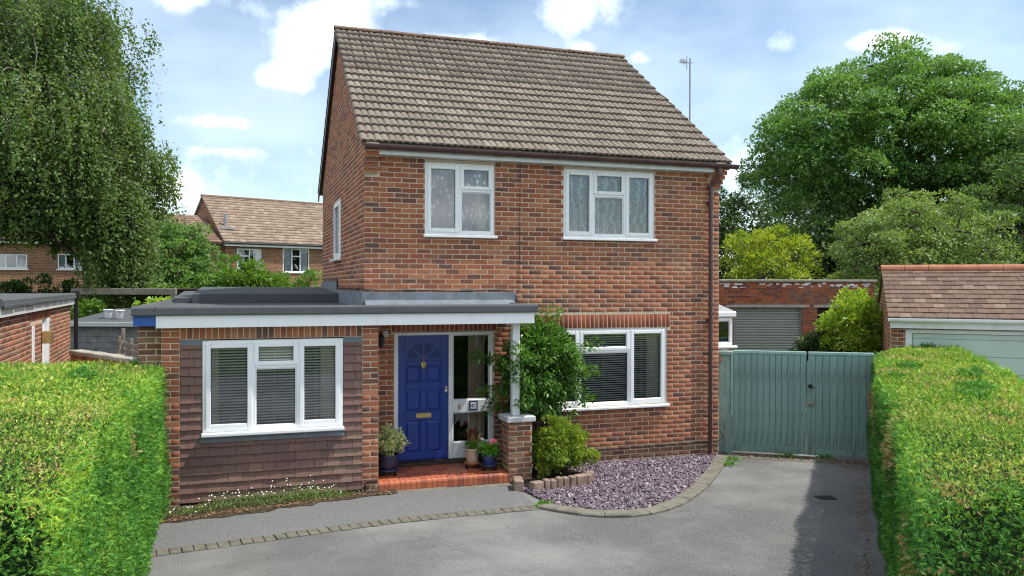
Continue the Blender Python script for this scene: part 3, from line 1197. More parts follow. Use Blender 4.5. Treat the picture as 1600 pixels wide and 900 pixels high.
# eaves: soffit, fascia, gutter, downpipe
mb = MB()
mb.box(.192, 5.806, -.150, -.128, 4.70, 4.825)
mb.box(.192, 5.806, -.128, .004, 4.70, 4.712)
mb.build('fascia', MAT['white_paint'], house)
GY, GZc = -.215, 4.815
prof = [(.058 * math.cos(q), .058 * math.sin(q)) for q in np.linspace(math.pi, 2 * math.pi, 11)]
prof = [(-.058, .012)] + prof + [(.058, .012)]
prof += [(x * .9, z * .9 + .001) for (x, z) in prof[::-1]]
mb = MB()
mb.prism([(GY + x, GZc + z) for (x, z) in prof], -.03, 6.215, 'x')
for x in (-.03, 6.213):
    mb.prism([(GY + .056 * math.cos(q), GZc + .056 * math.sin(q)) for q in np.linspace(math.pi, 2 * math.pi, 11)], x, x + .004, 'x')
gut = mb.build('gutter', MAT['brown_plastic'], house)
for x in (.31, 1.30, 2.30, 3.26, 4.22, 5.17):
    mb = MB()
    pr = [(.066 * math.cos(q), .066 * math.sin(q)) for q in np.linspace(math.pi, 2 * math.pi, 9)]
    pr = [(-.066, .016)] + pr + [(.066, .016)] + [(q * .93, w * .93) for (q, w) in ([(-.066, .016)] + pr + [(.066, .016)])[::-1]]
    mb.prism([(GY + q, GZc + w) for (q, w) in pr], x, x + .020, 'x')
    mb.build('gutter_bracket', MAT['brown_plastic'], gut)
    MB().box(x + .002, x + .018, GY - .068, GY - .040, GZc + .012, GZc + .020).build('gutter_clip', MAT['galvanised'], gut)
mb = MB()
pr = [(.064 * math.cos(q), .064 * math.sin(q)) for q in np.linspace(math.pi, 2 * math.pi, 9)]
pr += [(q * .93, w * .93) for (q, w) in pr[::-1]]
for xx in (1.93, 5.80):
    mb.prism([(GY + q, GZc + w) for (q, w) in pr], xx, xx + .13, 'x')
mb.build('gutter_union', MAT['brown_plastic'], gut)
mb = MB()
mb.tube([(5.865, GY, GZc - .05), (5.865, GY, GZc - .14), (5.855, GY + .02, GZc - .20), (5.80, -.085, 4.50), (5.797, -.062, 4.45), (5.797, -.062, 4.36)], .034, 12)
mb.tube([(5.797, -.062, 4.42), (5.797, -.062, 2.25)], .034, 12)
mb.tube([(5.797, -.062, 2.26), (5.797, -.062, -.02), (5.797, -.09, -.085)], .034, 12)
dp = mb.build('downpipe', MAT['brown_plastic'], house, smooth=False)
for z in (4.42, 2.19, 4.15):
    MB().tube([(5.797, -.062, z), (5.797, -.062, z + .05)], .040, 12).box(5.745, 5.849, -.03, .004, z + .012, z + .040).build('pipe_clip', MAT['brown_plastic'], dp)

# windows
w, ps = upvc_window(house, *W1, .022, [(.905, 1.445, 'open', 0), (1.445, 2.0, 'top', 4.245)])
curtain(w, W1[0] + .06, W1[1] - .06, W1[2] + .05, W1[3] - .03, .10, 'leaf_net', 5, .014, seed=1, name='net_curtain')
curtain(w, W1[0] + .02, W1[0] + .13, W1[2], W1[3], .24, 'curtain_cloth', 3, .03, seed=2)
curtain(w, W1[1] - .24, W1[1] - .04, W1[2], W1[3], .24, 'curtain_cloth', 3, .03, seed=3)
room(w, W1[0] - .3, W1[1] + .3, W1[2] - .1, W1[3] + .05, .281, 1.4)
w, ps = upvc_window(house, *W2, .022, [(3.147, 3.665, 'open', 0), (3.665, 4.235, 'top', 4.255), (4.235, 4.765, 'open', 0)])
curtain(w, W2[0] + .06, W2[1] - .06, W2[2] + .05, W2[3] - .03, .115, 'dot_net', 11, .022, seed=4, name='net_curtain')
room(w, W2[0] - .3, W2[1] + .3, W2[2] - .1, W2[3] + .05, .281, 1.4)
w, ps = upvc_window(house, *W3, .022, [(2.76, 3.43, 'open', 0), (3.43, 4.33, 'top', 1.735), (4.33, 5.0, 'open', 0)])
venetian(w, W3[0] + .06, W3[1] - .06, W3[2] + .06, W3[3] - .08, .092)
curtain(w, W3[1] - .30, W3[1] - .03, W3[2] + .02, W3[3] - .03, .145, 'curtain_cloth', 4, .02, seed=5)
curtain(w, W3[0] + .03, W3[0] + .30, W3[2] + .02, W3[3] - .03, .145, 'curtain_cloth', 4, .02, seed=6)
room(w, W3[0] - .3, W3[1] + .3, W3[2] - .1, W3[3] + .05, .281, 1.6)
# narrow flank window: built facing -Y, turned to face -X
w, ps = upvc_window(house, 0, .97, 3.28, 4.345, .0, [(0, .97, 'open', 0)], (-.012, 6.4 - WSIDE[0], 0), (0, 0, R(-90)))
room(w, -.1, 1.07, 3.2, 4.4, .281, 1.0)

# ---- single storey front with hung tiles, its flat roof carrying on as the porch canopy
XP0, XP1 = -2.645, .053                   # outer edges of the two brick piers
TX0, TX1 = -2.425, -.167                  # tile-hung bay
W4 = (-2.165, -.420, .925, 2.09)
FYE = -1.0
me_ = MB()
me_.box(XP0 + .004, TX0 - .003, FYE + .003, -.70, -.3, 2.41)
me_.box(TX1 + .003, XP1 - .004, FYE + .003, -.004, -.3, 2.41)
me_.box(-2.915, XP0 + .004, -.897, -.66, -.3, 2.41)
me_.box(-2.915, -2.72, -.66, 6.4, -.3, 2.41)
me_.box(TX0 - .003, TX1 + .003, FYE + .0035, -.80, 2.107, 2.41)
me_.box(-2.72, .0, 6.2, 6.4, -.3, 2.41)
ext = me_.build('porch_wall', MAT['mortar'], house)
B.put(courses(XP0, TX0, -.11, 2.41, pattern='flemish_pier', L=.22, xorg=XP0), (0, FYE, 0), 0, 0, 1.0, matf=lambda x, z: 0 if z > .08 else 2)
B.put(courses(TX1, XP1, -.11, 2.41, pattern='flemish_pier', L=.22, xorg=TX1), (0, FYE, 0), 0, 0, 1.0, matf=lambda x, z: 0 if z > .12 else 2)
B.put(courses(-2.92, XP0, 1.3, 2.41, L=.2222, phase=.3), (0, -.90, 0), 0, 2, .6)
B.put(soldiers(TX0, TX1, 2.107, 2.33, .0752), (0, FYE, 0), 0, 0, 1.0)
B.put(courses(0, .9, -.1, 2.41), (XP1, -1.0, 0), R(90), 0, .4)
B.put(courses(0, 7.3, -.1, 2.41), (-2.92, 6.4, 0), R(-90), 0, .4)
# brick pillar of the porch
PX0, PX1, PY0, PY1 = 1.905, 2.26, -1.0, -.655
MB().box(PX0 + .003, PX1 - .003, PY0 + .003, PY1 - .003, -.3, .842).build('pillar', MAT['mortar'], house)
B.put(courses(PX0, PX1, -.12, .84, L=.2222, xorg=PX0), (0, PY0, 0), 0, 0, 1.0, matf=lambda x, z: rnd.choice((0, 2, 2)))
B.put(courses(0, PY1 - PY0, -.12, .84, L=.2222, phase=.5), (PX0, PY1, 0), R(-90), 0, 1.0, matf=lambda x, z: rnd.choice((0, 0, 2)))
B.put(courses(0, PY1 - PY0, -.12, .84, L=.2222), (PX1, PY0, 0), R(90), 0, .4)
B.finish(wall)

MB().bbox(1.865, 2.30, -1.04, -.615, .842, .925, .012).build('pillar_cap', MAT['cap_stone'], house)
post = MB()
post.bbox(1.995, 2.105, -.90, -.79, .926, 2.268, .008)
post.build('porch_post', MAT['white_paint'], house)

# tile-hung bay: backing, window, every tile
wb = MB()
wall_grid(wb, TX0, TX1, -.02, 2.107, -.950, -.80, [W4])
back = wb.build('tile_hanging', MAT['dark_timber'], house)
GT = .1135
tv = MB()
tv.add([(0, 0, 0), (1, 0, 0), (1, .018, 0), (0, .018, 0), (0, .032, GT + .03), (1, .032, GT + .03), (1, .044, GT + .03), (0, .044, GT + .03)],
       [(0, 3, 2, 1), (4, 5, 6, 7), (0, 1, 5, 4), (1, 2, 6, 5), (2, 3, 7, 6), (3, 0, 4, 7)], r=0)
hme = tv.mesh('hung_tile', MAT['hung_tile'])


def hang(xa, xb, z, w0):
    x = xa + (rnd.random() < 0) * 0
    first = w0
    while x < xb - .004:
        w_ = min(first, xb - x)
        if xb - x - w_ < .05:
            w_ = xb - x
        o = link('hung_tile', hme, back, (x + .002, -1.004 + rnd.uniform(-.003, .003), z + rnd.uniform(-.003, .003)), (0, rnd.uniform(-.006, .006), 0), (w_ - .004, 1, 1))
        o['rnd'] = rnd.random()
        x += w_
        first = .164


row = 0
z = .062
while z < 2.03:
    if z + GT < .875:
        hang(TX0, TX1, z, .164 if row % 2 else .082)
    else:
        top = min(GT, 2.03 - z)
        hang(TX0, W4[0] - (.004 if z > .85 else 0), z, .164 if row % 2 else .10)
        hang(W4[1] + .004, TX1, z, .164 if row % 2 else .13)
        if z < .90 < z + GT:
            pass
    z += GT
    row += 1
MB().box(W4[0] - .02, W4[1] + .02, -1.012, -.96, .862, .884).add([(W4[0] - .02, -1.008, .80), (W4[1] + .02, -1.008, .80), (W4[1] + .02, -.99, .884), (W4[0] - .02, -.99, .884)], [(0, 1, 2, 3)]).build('lead_flashing', MAT['lead'], house)
MB().box(TX0 + .002, W4[0] - .003, -.995, -.96, 2.035, 2.105).build('lead_flashing', MAT['lead'], house)
MB().box(W4[1] + .003, TX1 - .002, -.995, -.96, 2.035, 2.105).build('lead_flashing', MAT['lead'], house)
w, ps = upvc_window(house, *W4, -1.0, [(-2.165, -1.555, 'open', 0), (-1.555, -.990, 'top', 1.745), (-.990, -.420, 'open', 0)], sill=True, sill_over=.012)
venetian(w, W4[0] + .06, W4[1] - .06, W4[2] + .06, W4[3] - .08, -.930, .0365)
curtain(w, W4[0] + .05, W4[0] + .19, W4[2] + .02, W4[3] - .03, -.885, 'curtain_cloth', 3, .02, seed=7)
curtain(w, W4[1] - .28, W4[1] - .05, W4[2] + .02, W4[3] - .03, -.885, 'curtain_cloth', 4, .02, seed=8)
MB().box(-1.55, -1.0, -.905, -.897, 1.76, 2.03).build('roller_blind', MAT['blind_cream'], w)
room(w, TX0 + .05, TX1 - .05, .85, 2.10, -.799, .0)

# flat roof
fl = MB()
fl.box(-2.95, .0, -1.14, 6.4, 2.415, 2.472)
fl.box(.0, 2.235, -1.14, -.006, 2.415, 2.472)
flat = fl.build('flat_roof', MAT['felt'], house)
drip = [(-1.172, 2.415), (-1.178, 2.43), (-1.176, 2.505), (-1.160, 2.527), (-1.12, 2.534), (-1.07, 2.522), (-1.03, 2.474), (-1.03, 2.43), (-1.14, 2.415)]
for (a, b_) in ((-2.965, -2.70), (-2.70, -1.45), (-1.45, -.25), (-.25, 1.05), (1.05, 2.285)):
    MB().prism(drip, a + .0015, b_ - .0015, 'x').build('felt_edge', MAT['felt'], flat)
dl = [(-2.972 + (p[0] + 1.178), p[1]) for p in drip]
for (a, b_) in ((-1.10, 2.0), (2.0, 6.4)):
    MB().prism(dl, a, b_, 'y').build('felt_edge', MAT['felt'], flat)
dr = [(2.292 - (p[0] + 1.178), p[1]) for p in drip]
MB().prism(dr, -1.10, -.006, 'y').build('felt_edge', MAT['felt'], flat)
rs = MB()
rs.prism([(3.0, 2.473), (3.0, 2.63), (3.03, 2.645), (6.4, 2.745), (6.4, 2.473)], -2.50, -.022, 'x')
rs.prism([(3.3, 2.473), (3.3, 2.56), (6.4, 2.66), (6.4, 2.473)], -2.84, -2.50, 'x')
rs.build('raised_roof', MAT['felt'], flat)
for x in (-1.7, -.9):
    MB().box(x, x + .006, 2.994, 3.0, 2.475, 2.63).build('felt_lap', MAT['felt'], flat)
fb = MB()
fb.box(-2.69, 2.235, -1.138, -1.112, 2.262, 2.414)
fb.box(2.209, 2.235, -1.112, -.004, 2.262, 2.414)
fb.build('fascia', MAT['white_upvc'], house, label='white fascia board under the flat porch roof')
MB().box(-2.945, -2.692, -1.128, -1.106, 2.288, 2.414).box(-2.945, -2.92, -1.106, 6.4, 2.288, 2.414).build('fascia', MAT['blue_board'], house, label='blue board at the end of the white fascia')
MB().box(.055, 2.209, -1.112, -.004, 2.264, 2.276).box(-2.69, .054, -1.112, -1.004, 2.264, 2.276).build('soffit', MAT['white_paint'], house)
for (pr_, a, b_, ax) in (([(-.035, 2.50), (-.030, 2.685), (-.004, 2.692), (-.004, 2.50)], .0, 2.345, 'x'), ([(-.30, 2.474), (-.045, 2.575), (-.037, 2.575), (-.037, 2.474)], .0, 2.28, 'x'),
                         ([(-.032, 2.474), (-.028, 2.70), (-.003, 2.705), (-.003, 2.474)], -.03, 3.40, 'y'), ([(-.034, 2.62), (-.028, 2.86), (-.003, 2.865), (-.003, 2.62)], 3.40, 6.4, 'y')):
    MB().prism(pr_, a, b_, ax).build('lead_flashing', MAT['lead'], house)

# front door set
dy = .03
df = MB()
df.bbox(.445, .508, dy - .02, dy + .08, .165, 2.09, .006)
df.bbox(1.278, 1.345, dy - .02, dy + .08, .165, 2.045, .006)
df.bbox(1.925, 1.985, dy - .02, dy + .08, .165, 2.09, .006)
df.bbox(.508, 1.925, dy - .019, dy + .08, 2.045, 2.09, .006)
df.bbox(1.345, 1.925, dy - .014, dy + .06, .86, 1.045, .006)        # middle rail of the side light
df.bbox(1.345, 1.925, dy - .014, dy + .06, .165, .40, .006)
frame = df.build('door_frame', MAT['white_paint'], house)
for (z0, z1) in ((.40, .86), (1.045, 2.045)):
    MB().add([(1.345, dy + .02, z0), (1.925, dy + .02, z0), (1.925, dy + .02, z1), (1.345, dy + .02, z1)], [(0, 1, 2, 3)]).build('pane', MAT['glass'], frame)
    mb = MB()
    ring(mb, 1.345, 1.925, z0, z1, .016, dy + .002, dy + .019, .003)
    mb.build('bead', MAT['white_paint'], frame)
curtain(frame, 1.66, 1.93, .2, 2.04, .30, 'cream_curtain', 3, .03, seed=9)
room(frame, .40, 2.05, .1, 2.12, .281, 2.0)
MB().bbox(.44, 1.99, -.16, .08, .125, .165, .006).build('door_sill', MAT['dark_timber'], frame)
hn = MB()
hn.bbox(1.60, 1.735, dy - .026, dy - .014, .885, 1.030, .003)
plate = hn.build('house_number', MAT['navy_print'], frame)
MB().box(1.622, 1.713, dy - .0285, dy - .0262, .907, 1.008).build('number_plate', MAT['plate_white'], frame)
fc = bpy.data.curves.new('numerals', 'FONT')
fc.body = '41'
fc.size = .092
fc.align_x = 'CENTER'
fc.extrude = .001
fc.materials.append(MAT['navy_print'])
fo = bpy.data.objects.new('numerals', fc)
COL.objects.link(fo)
nme = bpy.data.meshes.new_from_object(fo.evaluated_get(bpy.context.evaluated_depsgraph_get()))
bpy.data.objects.remove(fo)
fo = link('numerals', nme, frame, (1.6675, dy - .0300, .926), (R(90), 0, 0))
MB().bbox(1.43, 1.46, dy - .03, dy - .014, .905, .985, .006).lathe([(0, 0), (.008, 0), (.008, .006), (0, .006)], 1.445, dy - .036, .94, 8).build('bell_push', MAT['brass'], frame)

dm = MB()
DX0, DX1, DZ0, DZ1 = .512, 1.272, .172, 2.042
FANC = ((DX0 + DX1) / 2, 1.66)
# leaf: stiles and rails stand proud of a sunk field, so that the panels read
dm.box(DX0, DX1, dy + .022, dy + .055, DZ0, DZ1)
st_w, mid_w = .105, .075
xm0, xm1 = FANC[0] - mid_w / 2, FANC[0] + mid_w / 2
rows = [(.285, .765), (.905, 1.235), (1.33, 1.595)]
for (a, b_) in ((DX0, DX0 + st_w), (DX1 - st_w, DX1)):
    dm.bbox(a, b_, dy + .004, dy + .030, DZ0, DZ1, .006)
zs = [DZ0] + [q for r_ in rows for q in r_]
for (a, b_) in ((DZ0, rows[0][0]), (rows[0][1], rows[1][0]), (rows[1][1], rows[2][0]), (rows[2][1], 1.66)):
    dm.bbox(DX0 + st_w, DX1 - st_w, dy + .0045, dy + .030, a, b_, .006)
for (a, b_) in rows:
    dm.bbox(xm0, xm1, dy + .005, dy + .030, a, b_, .006)
# head of the door round the fan light: filled outside the half circle
RF = .275
n_ = 18
arc = [(FANC[0] + RF * math.cos(q), FANC[1] + RF * math.sin(q)) for q in np.linspace(0, math.pi, n_)]
head = [(DX1 - st_w, 1.66), (DX1 - st_w, DZ1), (DX0 + st_w, DZ1), (DX0 + st_w, 1.66)] + arc[::-1]
for i in range(n_ - 1):
    (xa, za), (xb, zb) = arc[i], arc[i + 1]
    dm.add([(xa, dy + .0045, za), (xb, dy + .0045, zb), (xb, dy + .0045, DZ1), (xa, dy + .0045, DZ1), (xa, dy + .03, za), (xb, dy + .03, zb), (xb, dy + .03, DZ1), (xa, dy + .03, DZ1)],
           [(0, 1, 2, 3), (0, 1, 5, 4)])
for xa, xb in ((DX0 + st_w, FANC[0] - RF), (FANC[0] + RF, DX1 - st_w)):
    if xb > xa:
        dm.add([(xa, dy + .0045, 1.66), (xb, dy + .0045, 1.66), (xb, dy + .0045, DZ1), (xa, dy + .0045, DZ1)], [(0, 1, 2, 3)])
door = dm.build('front_door', MAT['blue_paint'], house)
for (a, b_) in rows:
    for (p, q) in ((DX0 + st_w, xm0), (xm1, DX1 - st_w)):
        pm = MB()
        i1, i2 = .016, .040
        P = [(p + i1, dy + .021, a + i1), (q - i1, dy + .021, a + i1), (q - i1, dy + .021, b_ - i1), (p + i1, dy + .021, b_ - i1),
             (p + i2, dy + .008, a + i2), (q - i2, dy + .008, a + i2), (q - i2, dy + .008, b_ - i2), (p + i2, dy + .008, b_ - i2)]
        pm.add(P, [(4, 5, 6, 7), (0, 1, 5, 4), (1, 2, 6, 5), (2, 3, 7, 6), (3, 0, 4, 7)])
        pm.build('door_panel', MAT['blue_paint'], door)
# fan light: four panes between three glazing bars round a small hub
for i in range(4):
    a0, a1 = math.pi * i / 4 + .07, math.pi * (i + 1) / 4 - .07
    qs = np.linspace(a0, a1, 6)
    P = [(FANC[0] + .085 * math.cos(q), dy + .018, FANC[1] + .012 + .085 * math.sin(q)) for q in qs] + [(FANC[0] + (RF - .02) * math.cos(q), dy + .018, FANC[1] + .012 + (RF - .02) * math.sin(q)) for q in qs[::-1]]
    MB().add(P, [tuple(range(len(P)))]).build('pane', MAT['glass'], door)
fb2 = MB()
for i in range(5):
    q = math.pi * i / 4
    c, s_ = math.cos(q), math.sin(q)
    w_ = .018
    fb2.add([(FANC[0] + .06 * c - s_ * w_, dy + .012, FANC[1] + .012 + .06 * s_ + c * w_), (FANC[0] + .06 * c + s_ * w_, dy + .012, FANC[1] + .012 + .06 * s_ - c * w_),
             (FANC[0] + RF * c + s_ * w_, dy + .012, FANC[1] + .012 + RF * s_ - c * w_), (FANC[0] + RF * c - s_ * w_, dy + .012, FANC[1] + .012 + RF * s_ + c * w_)], [(0, 1, 2, 3)])
fb2.add([(FANC[0], dy + .013, FANC[1])] + [(FANC[0] + .09 * math.cos(q), dy + .013, FANC[1] + .012 + .09 * math.sin(q)) for q in np.linspace(0, math.pi, 12)], [tuple(range(13))])
fb2.build('glazing_bar', MAT['blue_paint'], door)
mb = MB().bbox(.775, 1.015, dy - .008, dy + .005, .800, .878, .006)
mb.bbox(.795, .995, dy - .014, dy - .006, .818, .860, .004)
mb.build('letterbox', MAT['brass'], door)
mb = MB()
mb.lathe([(0, -.005), (.04, -.005), (.045, .0), (.04, .008), (0, .012)], 0, 0, 0, 16)
mb.v = [(FANC[0] + x, dy - z - .002, 1.60 + y) for (x, y, z) in mb.v]
mb.tube([(FANC[0], dy - .01, 1.60), (FANC[0], dy - .012, 1.74)], .008, 6)
mb.tube([(FANC[0] + .035 * math.sin(q), dy - .022, 1.585 + .04 * math.cos(q)) for q in np.linspace(0, 2 * math.pi, 13)], .007, 6)
mb.build('knocker', MAT['brass'], door)
mb = MB().bbox(1.222, 1.262, dy - .014, dy + .005, 1.17, 1.27, .005)
mb.tube([(1.242, dy - .02, 1.20), (1.242, dy - .05, 1.20), (1.20, dy - .05, 1.20)], .009, 8)
mb.build('door_handle', MAT['chrome'], door)

# quarry-tiled step with a bullnose of brick-on-edge tiles
SX0, SX1, SZ = .058, 1.900, .125
step = MB().box(SX0, SX1, -.985, .02, -.25, SZ - .012).build('step', MAT['mortar'], house)
nb = 25
bw = (SX1 - SX0) / nb
bul = MB()
pf = [(0, 0), (0, SZ - .035), (.008, SZ - .012), (.028, SZ + .002), (.148, SZ + .002), (.148, SZ - .03), (.03, SZ - .05), (.03, 0)]
bul.prism([(y, z + .0) for (y, z) in pf], .003, bw - .003, 'x', r=0)
bme = bul.mesh('nosing_tile', MAT['quarry_tile'])
for i in range(nb):
    o = link('nosing_tile', bme, step, (SX0 + i * bw, -1.0 + rnd.uniform(-.002, .002), gz(SX0) - .0 + rnd.uniform(-.0015, .0015)))
    o['rnd'] = rnd.random()
qt = MB().bbox(.002, .148, .002, .148, -.01, 0, .002, r=0).mesh('quarry_tile', MAT['quarry_tile'])
x = SX0
while x < SX1 - .02:
    y = -.85
    while y < -.03:
        w_, h_ = min(.15, SX1 - x), min(.15, -.02 - y)
        o = link('quarry_tile', qt, step, (x, y, SZ + .001 + rnd.uniform(-.001, .001)), None, (w_ / .15, h_ / .15, 1))
        o['rnd'] = rnd.random()
        y += .15
    x += .15

# lamp, junction box, cables
MB().bbox(.275, .355, -.035, 0, 2.03, 2.12, .006).build('junction_box', MAT['grey_paint'], house)
mb = MB()
mb.tube([(XP1, -.55, 2.12), (XP1 + .05, -.55, 2.16), (XP1 + .10, -.55, 2.12)], .008, 6)
mb.lathe([(.0, .14), (.03, .12), (.055, .09), (.05, .08), (.04, -.04), (.02, -.06), (0, -.07)], XP1 + .10, -.55, 1.98, 8)
mb.build('porch_lamp', MAT['black_plastic'], house)
pts = [(-.01, -.014, 2.735), (.3, -.014, 2.712), (.9, -.014, 2.722), (1.5, -.014, 2.705), (1.9, -.014, 2.728), (2.15, -.014, 2.725), (2.30, -.016, 2.69), (2.345, -.03, 2.62), (2.35, -.05, 2.535)]
for (pp_, rr_) in ((pts, .009), ([(2.412, -.008, 4.70), (2.405, -.008, 3.6), (2.395, -.008, 2.74), (2.37, -.012, 2.66)], .0035),
                   ([(-.012, .0, 2.74), (-.014, .4, 2.752), (-.014, .8, 2.735), (-.014, 1.3, 2.745), (-.014, 2.2, 2.735), (-.014, 3.35, 2.745), (-.014, 3.42, 2.90), (-.014, 6.3, 2.91)], .011),
                   ([(3.35, -.014, .150), (4.4, -.014, .152), (5.1, -.014, .158), (5.76, -.014, .160), (5.99, -.014, .165), (6.08, -.01, .20), (6.05, .03, .32)], .009),
                   ([(-.12, -1.012, -.02), (-.13, -1.012, .12), (-.10, -1.012, .155), (.04, -1.012, .16)], .009)):
    MB().tube(pp_, rr_, 6).build('cable', MAT['black_plastic'], house)

# aerial on a pole strapped to the right-hand gable
am = MB()
am.tube([(6.27, 1.41, 5.05), (6.27, 1.41, 7.06)], .016, 8)
am.tube([(6.0, 1.41, 5.15), (6.27, 1.41, 5.15)], .012, 6)
am.tube([(6.0, 1.41, 5.45), (6.27, 1.41, 5.45)], .012, 6)
rgt = right.copy()
bk = Vector((fwd.x, fwd.y, 0)).normalized()
hub = Vector((6.27, 1.41, 6.98))
a_, b_ = hub - rgt * .06, hub - rgt * .30 - bk * .55 - Vector((0, 0, .10))
am.tube([hub + rgt * .05, hub - rgt * .19], .008, 5)
am.tube([hub - rgt * .06 + Vector((0, 0, .13)), hub - rgt * .06 - Vector((0, 0, .13))], .007, 5)
am.tube([a_, b_], .007, 6)
for i in range(9):
    p = a_.lerp(b_, (i + 1) / 9.5)
    am.tube([p - rgt * .035 - Vector((0, 0, .035)), p + rgt * .035 + Vector((0, 0, .035))], .0035, 4)
am.build('aerial', MAT['galvanised'], house)

# ------------------------------------------------------------------ foliage


def leaf_quads(P, D, N, size, aspect=.45, fold=.12):
    """leaf blades: base P, axis D, face normal N -> one bent quad each"""
    D = unit(D)
    S = unit(np.cross(D, N))
    Nn = np.cross(S, D)
    L = size[:, None]
    W = L * aspect
    mid = P + D * L * .45
    V = np.stack([P, mid + S * W * .5 + Nn * L * fold, P + D * L, mid - S * W * .5 + Nn * L * fold], 1).reshape(-1, 3)
    F = np.arange(len(P) * 4).reshape(-1, 4)
    return V, F


def leaves_obj(name, P, D, N, size, mat_, parent, r=None, aspect=.45, fold=.12, origin=None):
    V, F = leaf_quads(P, D, N, size, aspect, fold)
    if origin is not None:
        V = V - np.array(origin)
    if r is None:
        r = rng.random(len(P))
    me = fast_mesh(name, V, F, MAT[mat_], None, r)
    return link(name, me, parent)


def clumps(centers, radii, per, flat=.65, up_bias=.35, shell=.55):
    """leaf positions on the outer part of many small lobes; returns positions, outward directions, clump number"""
    k = len(centers)
    idx = np.repeat(np.arange(k), per)
    u = rand_dirs(len(idx))
    u[:, 2] = u[:, 2] + up_bias
    u = unit(u)
    rr = radii[idx] * (shell + (1 - shell) * rng.random(len(idx)) ** .6)
    P = centers[idx] + u * rr[:, None] * np.array([1, 1, flat])
    return P, u, idx


def blob_centers(c, rad, n, lo=.55, lump=.18, zmin=None, seed=0):
    """clump centres through the outer half of an uneven crown"""
    g = np.random.default_rng(seed)
    u = rand_dirs(n * 2, g)
    k1, k2, k3 = rand_dirs(1, g)[0], rand_dirs(1, g)[0], rand_dirs(1, g)[0]
    f = 1 + lump * (np.sin(u @ k1 * 5 + 1) + np.sin(u @ k2 * 7 + 2) * .7 + np.sin(u @ k3 * 11) * .5)
    r_ = (lo + (1 - lo) * g.random(len(u)) ** .55) * f
    P = np.array(c) + u * r_[:, None] * np.array(rad)
    if zmin is not None:
        P = P[P[:, 2] > zmin]
    return P[:n]


def limb(mb, a, b, r0, r1, sag=.0, n=5, seed=0, sides=6):
    q = random.Random(seed)
    a, b = Vector(a), Vector(b)
    L_ = (b - a).length
    pts, rs = [], []
    for i in range(n + 1):
        t = i / n
        p = a.lerp(b, t) + Vector((q.uniform(-1, 1), q.uniform(-1, 1), q.uniform(-1, 1))) * L_ * .05 * math.sin(math.pi * t)
        p.z += sag * L_ * math.sin(math.pi * t)
        pts.append(p)
        rs.append(r0 + (r1 - r0) * t)
    mb.tube(pts, rs, sides, caps=False)
    return pts


def tree(name, label, base, crown_c, rad, n_cl, cl_r, per, leaf, mat_, trunk_r=.25, bark='bark', fork=None, cat='tree', group=None, lo=.55, lump=.18, zmin=None, seed=1, aspect=.55, flat=.6,
         limbs=26, twigs=True, spread=.5, up=.35):
    global rng
    rng = np.random.default_rng(seed)
    t = thing(name, label, cat, base, 0, group)
    o = np.array(base)
    C = blob_centers(crown_c, rad, n_cl, lo, lump, zmin, seed)
    R_ = cl_r * rng.uniform(.65, 1.3, len(C))
    P, u, idx = clumps(C, R_, per, flat, up)
    n = len(P)
    D = unit(u * .6 + rand_dirs(n) * .8 + np.array([0, 0, -.15]))
    N = unit(u * .5 + np.array([0, 0, .7]) + rand_dirs(n) * spread)
    size = leaf * rng.uniform(.6, 1.35, n)
    tone = rng.random(len(C))
    r = np.clip(.30 * tone[idx] + .70 * rng.random(n), 0, .999)
    leaves_obj('crown', P, D, N, size, mat_, t, r, aspect, origin=o)
    mb = MB()
    f = Vector(fork) if fork else Vector((base[0], base[1], base[2] + (crown_c[2] - base[2]) * .35))
    b0 = Vector(base)
    mb.tube([b0 - Vector((0, 0, .2)), b0.lerp(f, .15), b0.lerp(f, .6), f], [trunk_r * 1.35, trunk_r * 1.05, trunk_r * .9, trunk_r * .8], 10)
    top = Vector(crown_c) + Vector((0, 0, rad[2] * .55))
    lead = limb(mb, f, top, trunk_r * .75, trunk_r * .12, 0, 7, seed, 8)
    q = random.Random(seed)
    order = list(range(len(C)))
    q.shuffle(order)
    mains = []
    for i in order[:limbs]:
        c = Vector(C[i])
        s_ = lead[min(len(lead) - 1, max(0, int(q.random() * 4)))]
        pts = limb(mb, s_, c, trunk_r * q.uniform(.22, .42), .02, q.uniform(-.02, .10), 6, seed + i)
        mains += pts[2:]
    if twigs and mains:
        M_ = np.array([tuple(p) for p in mains])
        for i in order[limbs:limbs + 130]:
            d = np.linalg.norm(M_ - C[i], axis=1)
            j = int(np.argmin(d))
            limb(mb, M_[j], C[i], .035 + trunk_r * .04, .012, .03, 3, seed + i, 4)
    mb.v = [(x - base[0], y - base[1], z - base[2]) for (x, y, z) in mb.v]
    mb.build('trunk', MAT[bark], t)
    return t


# ---- clipped conifer hedges: sprays over a rounded block


def sprays(P, D, N, size, parent, name, r, origin):
    """flat fern-like sprigs: a spine and three pairs of side blades"""
    D = unit(D)
    S = unit(np.cross(D, N))
    n = len(P)
    tm = [(.0, 1.0, .0, .12), (.10, .62, .30, .11), (.10, .62, -.30, .11), (.42, .88, .22, .10), (.42, .88, -.22, .10)]
    L = size[:, None]
    Vs, Fs = [], []
    for j, (a, b, s_, w) in enumerate(tm):
        base = P + D * L * a
        tip = P + D * L * b + S * L * s_ + np.array([0, 0, -1]) * L * .06 * abs(s_) * 3
        ax = unit(tip - base)
        sd = unit(np.cross(ax, N))
        Vs.append(np.stack([base - sd * L * w * .5, base + sd * L * w * .5, tip], 1))
    V = np.stack(Vs, 1).reshape(-1, 3) - np.array(origin)
    F = np.arange(len(V)).reshape(-1, 3)
    me = fast_mesh(name, V, F, MAT['hedge_leaf'], None, np.repeat(r, len(tm)))
    return link(name, me, parent)


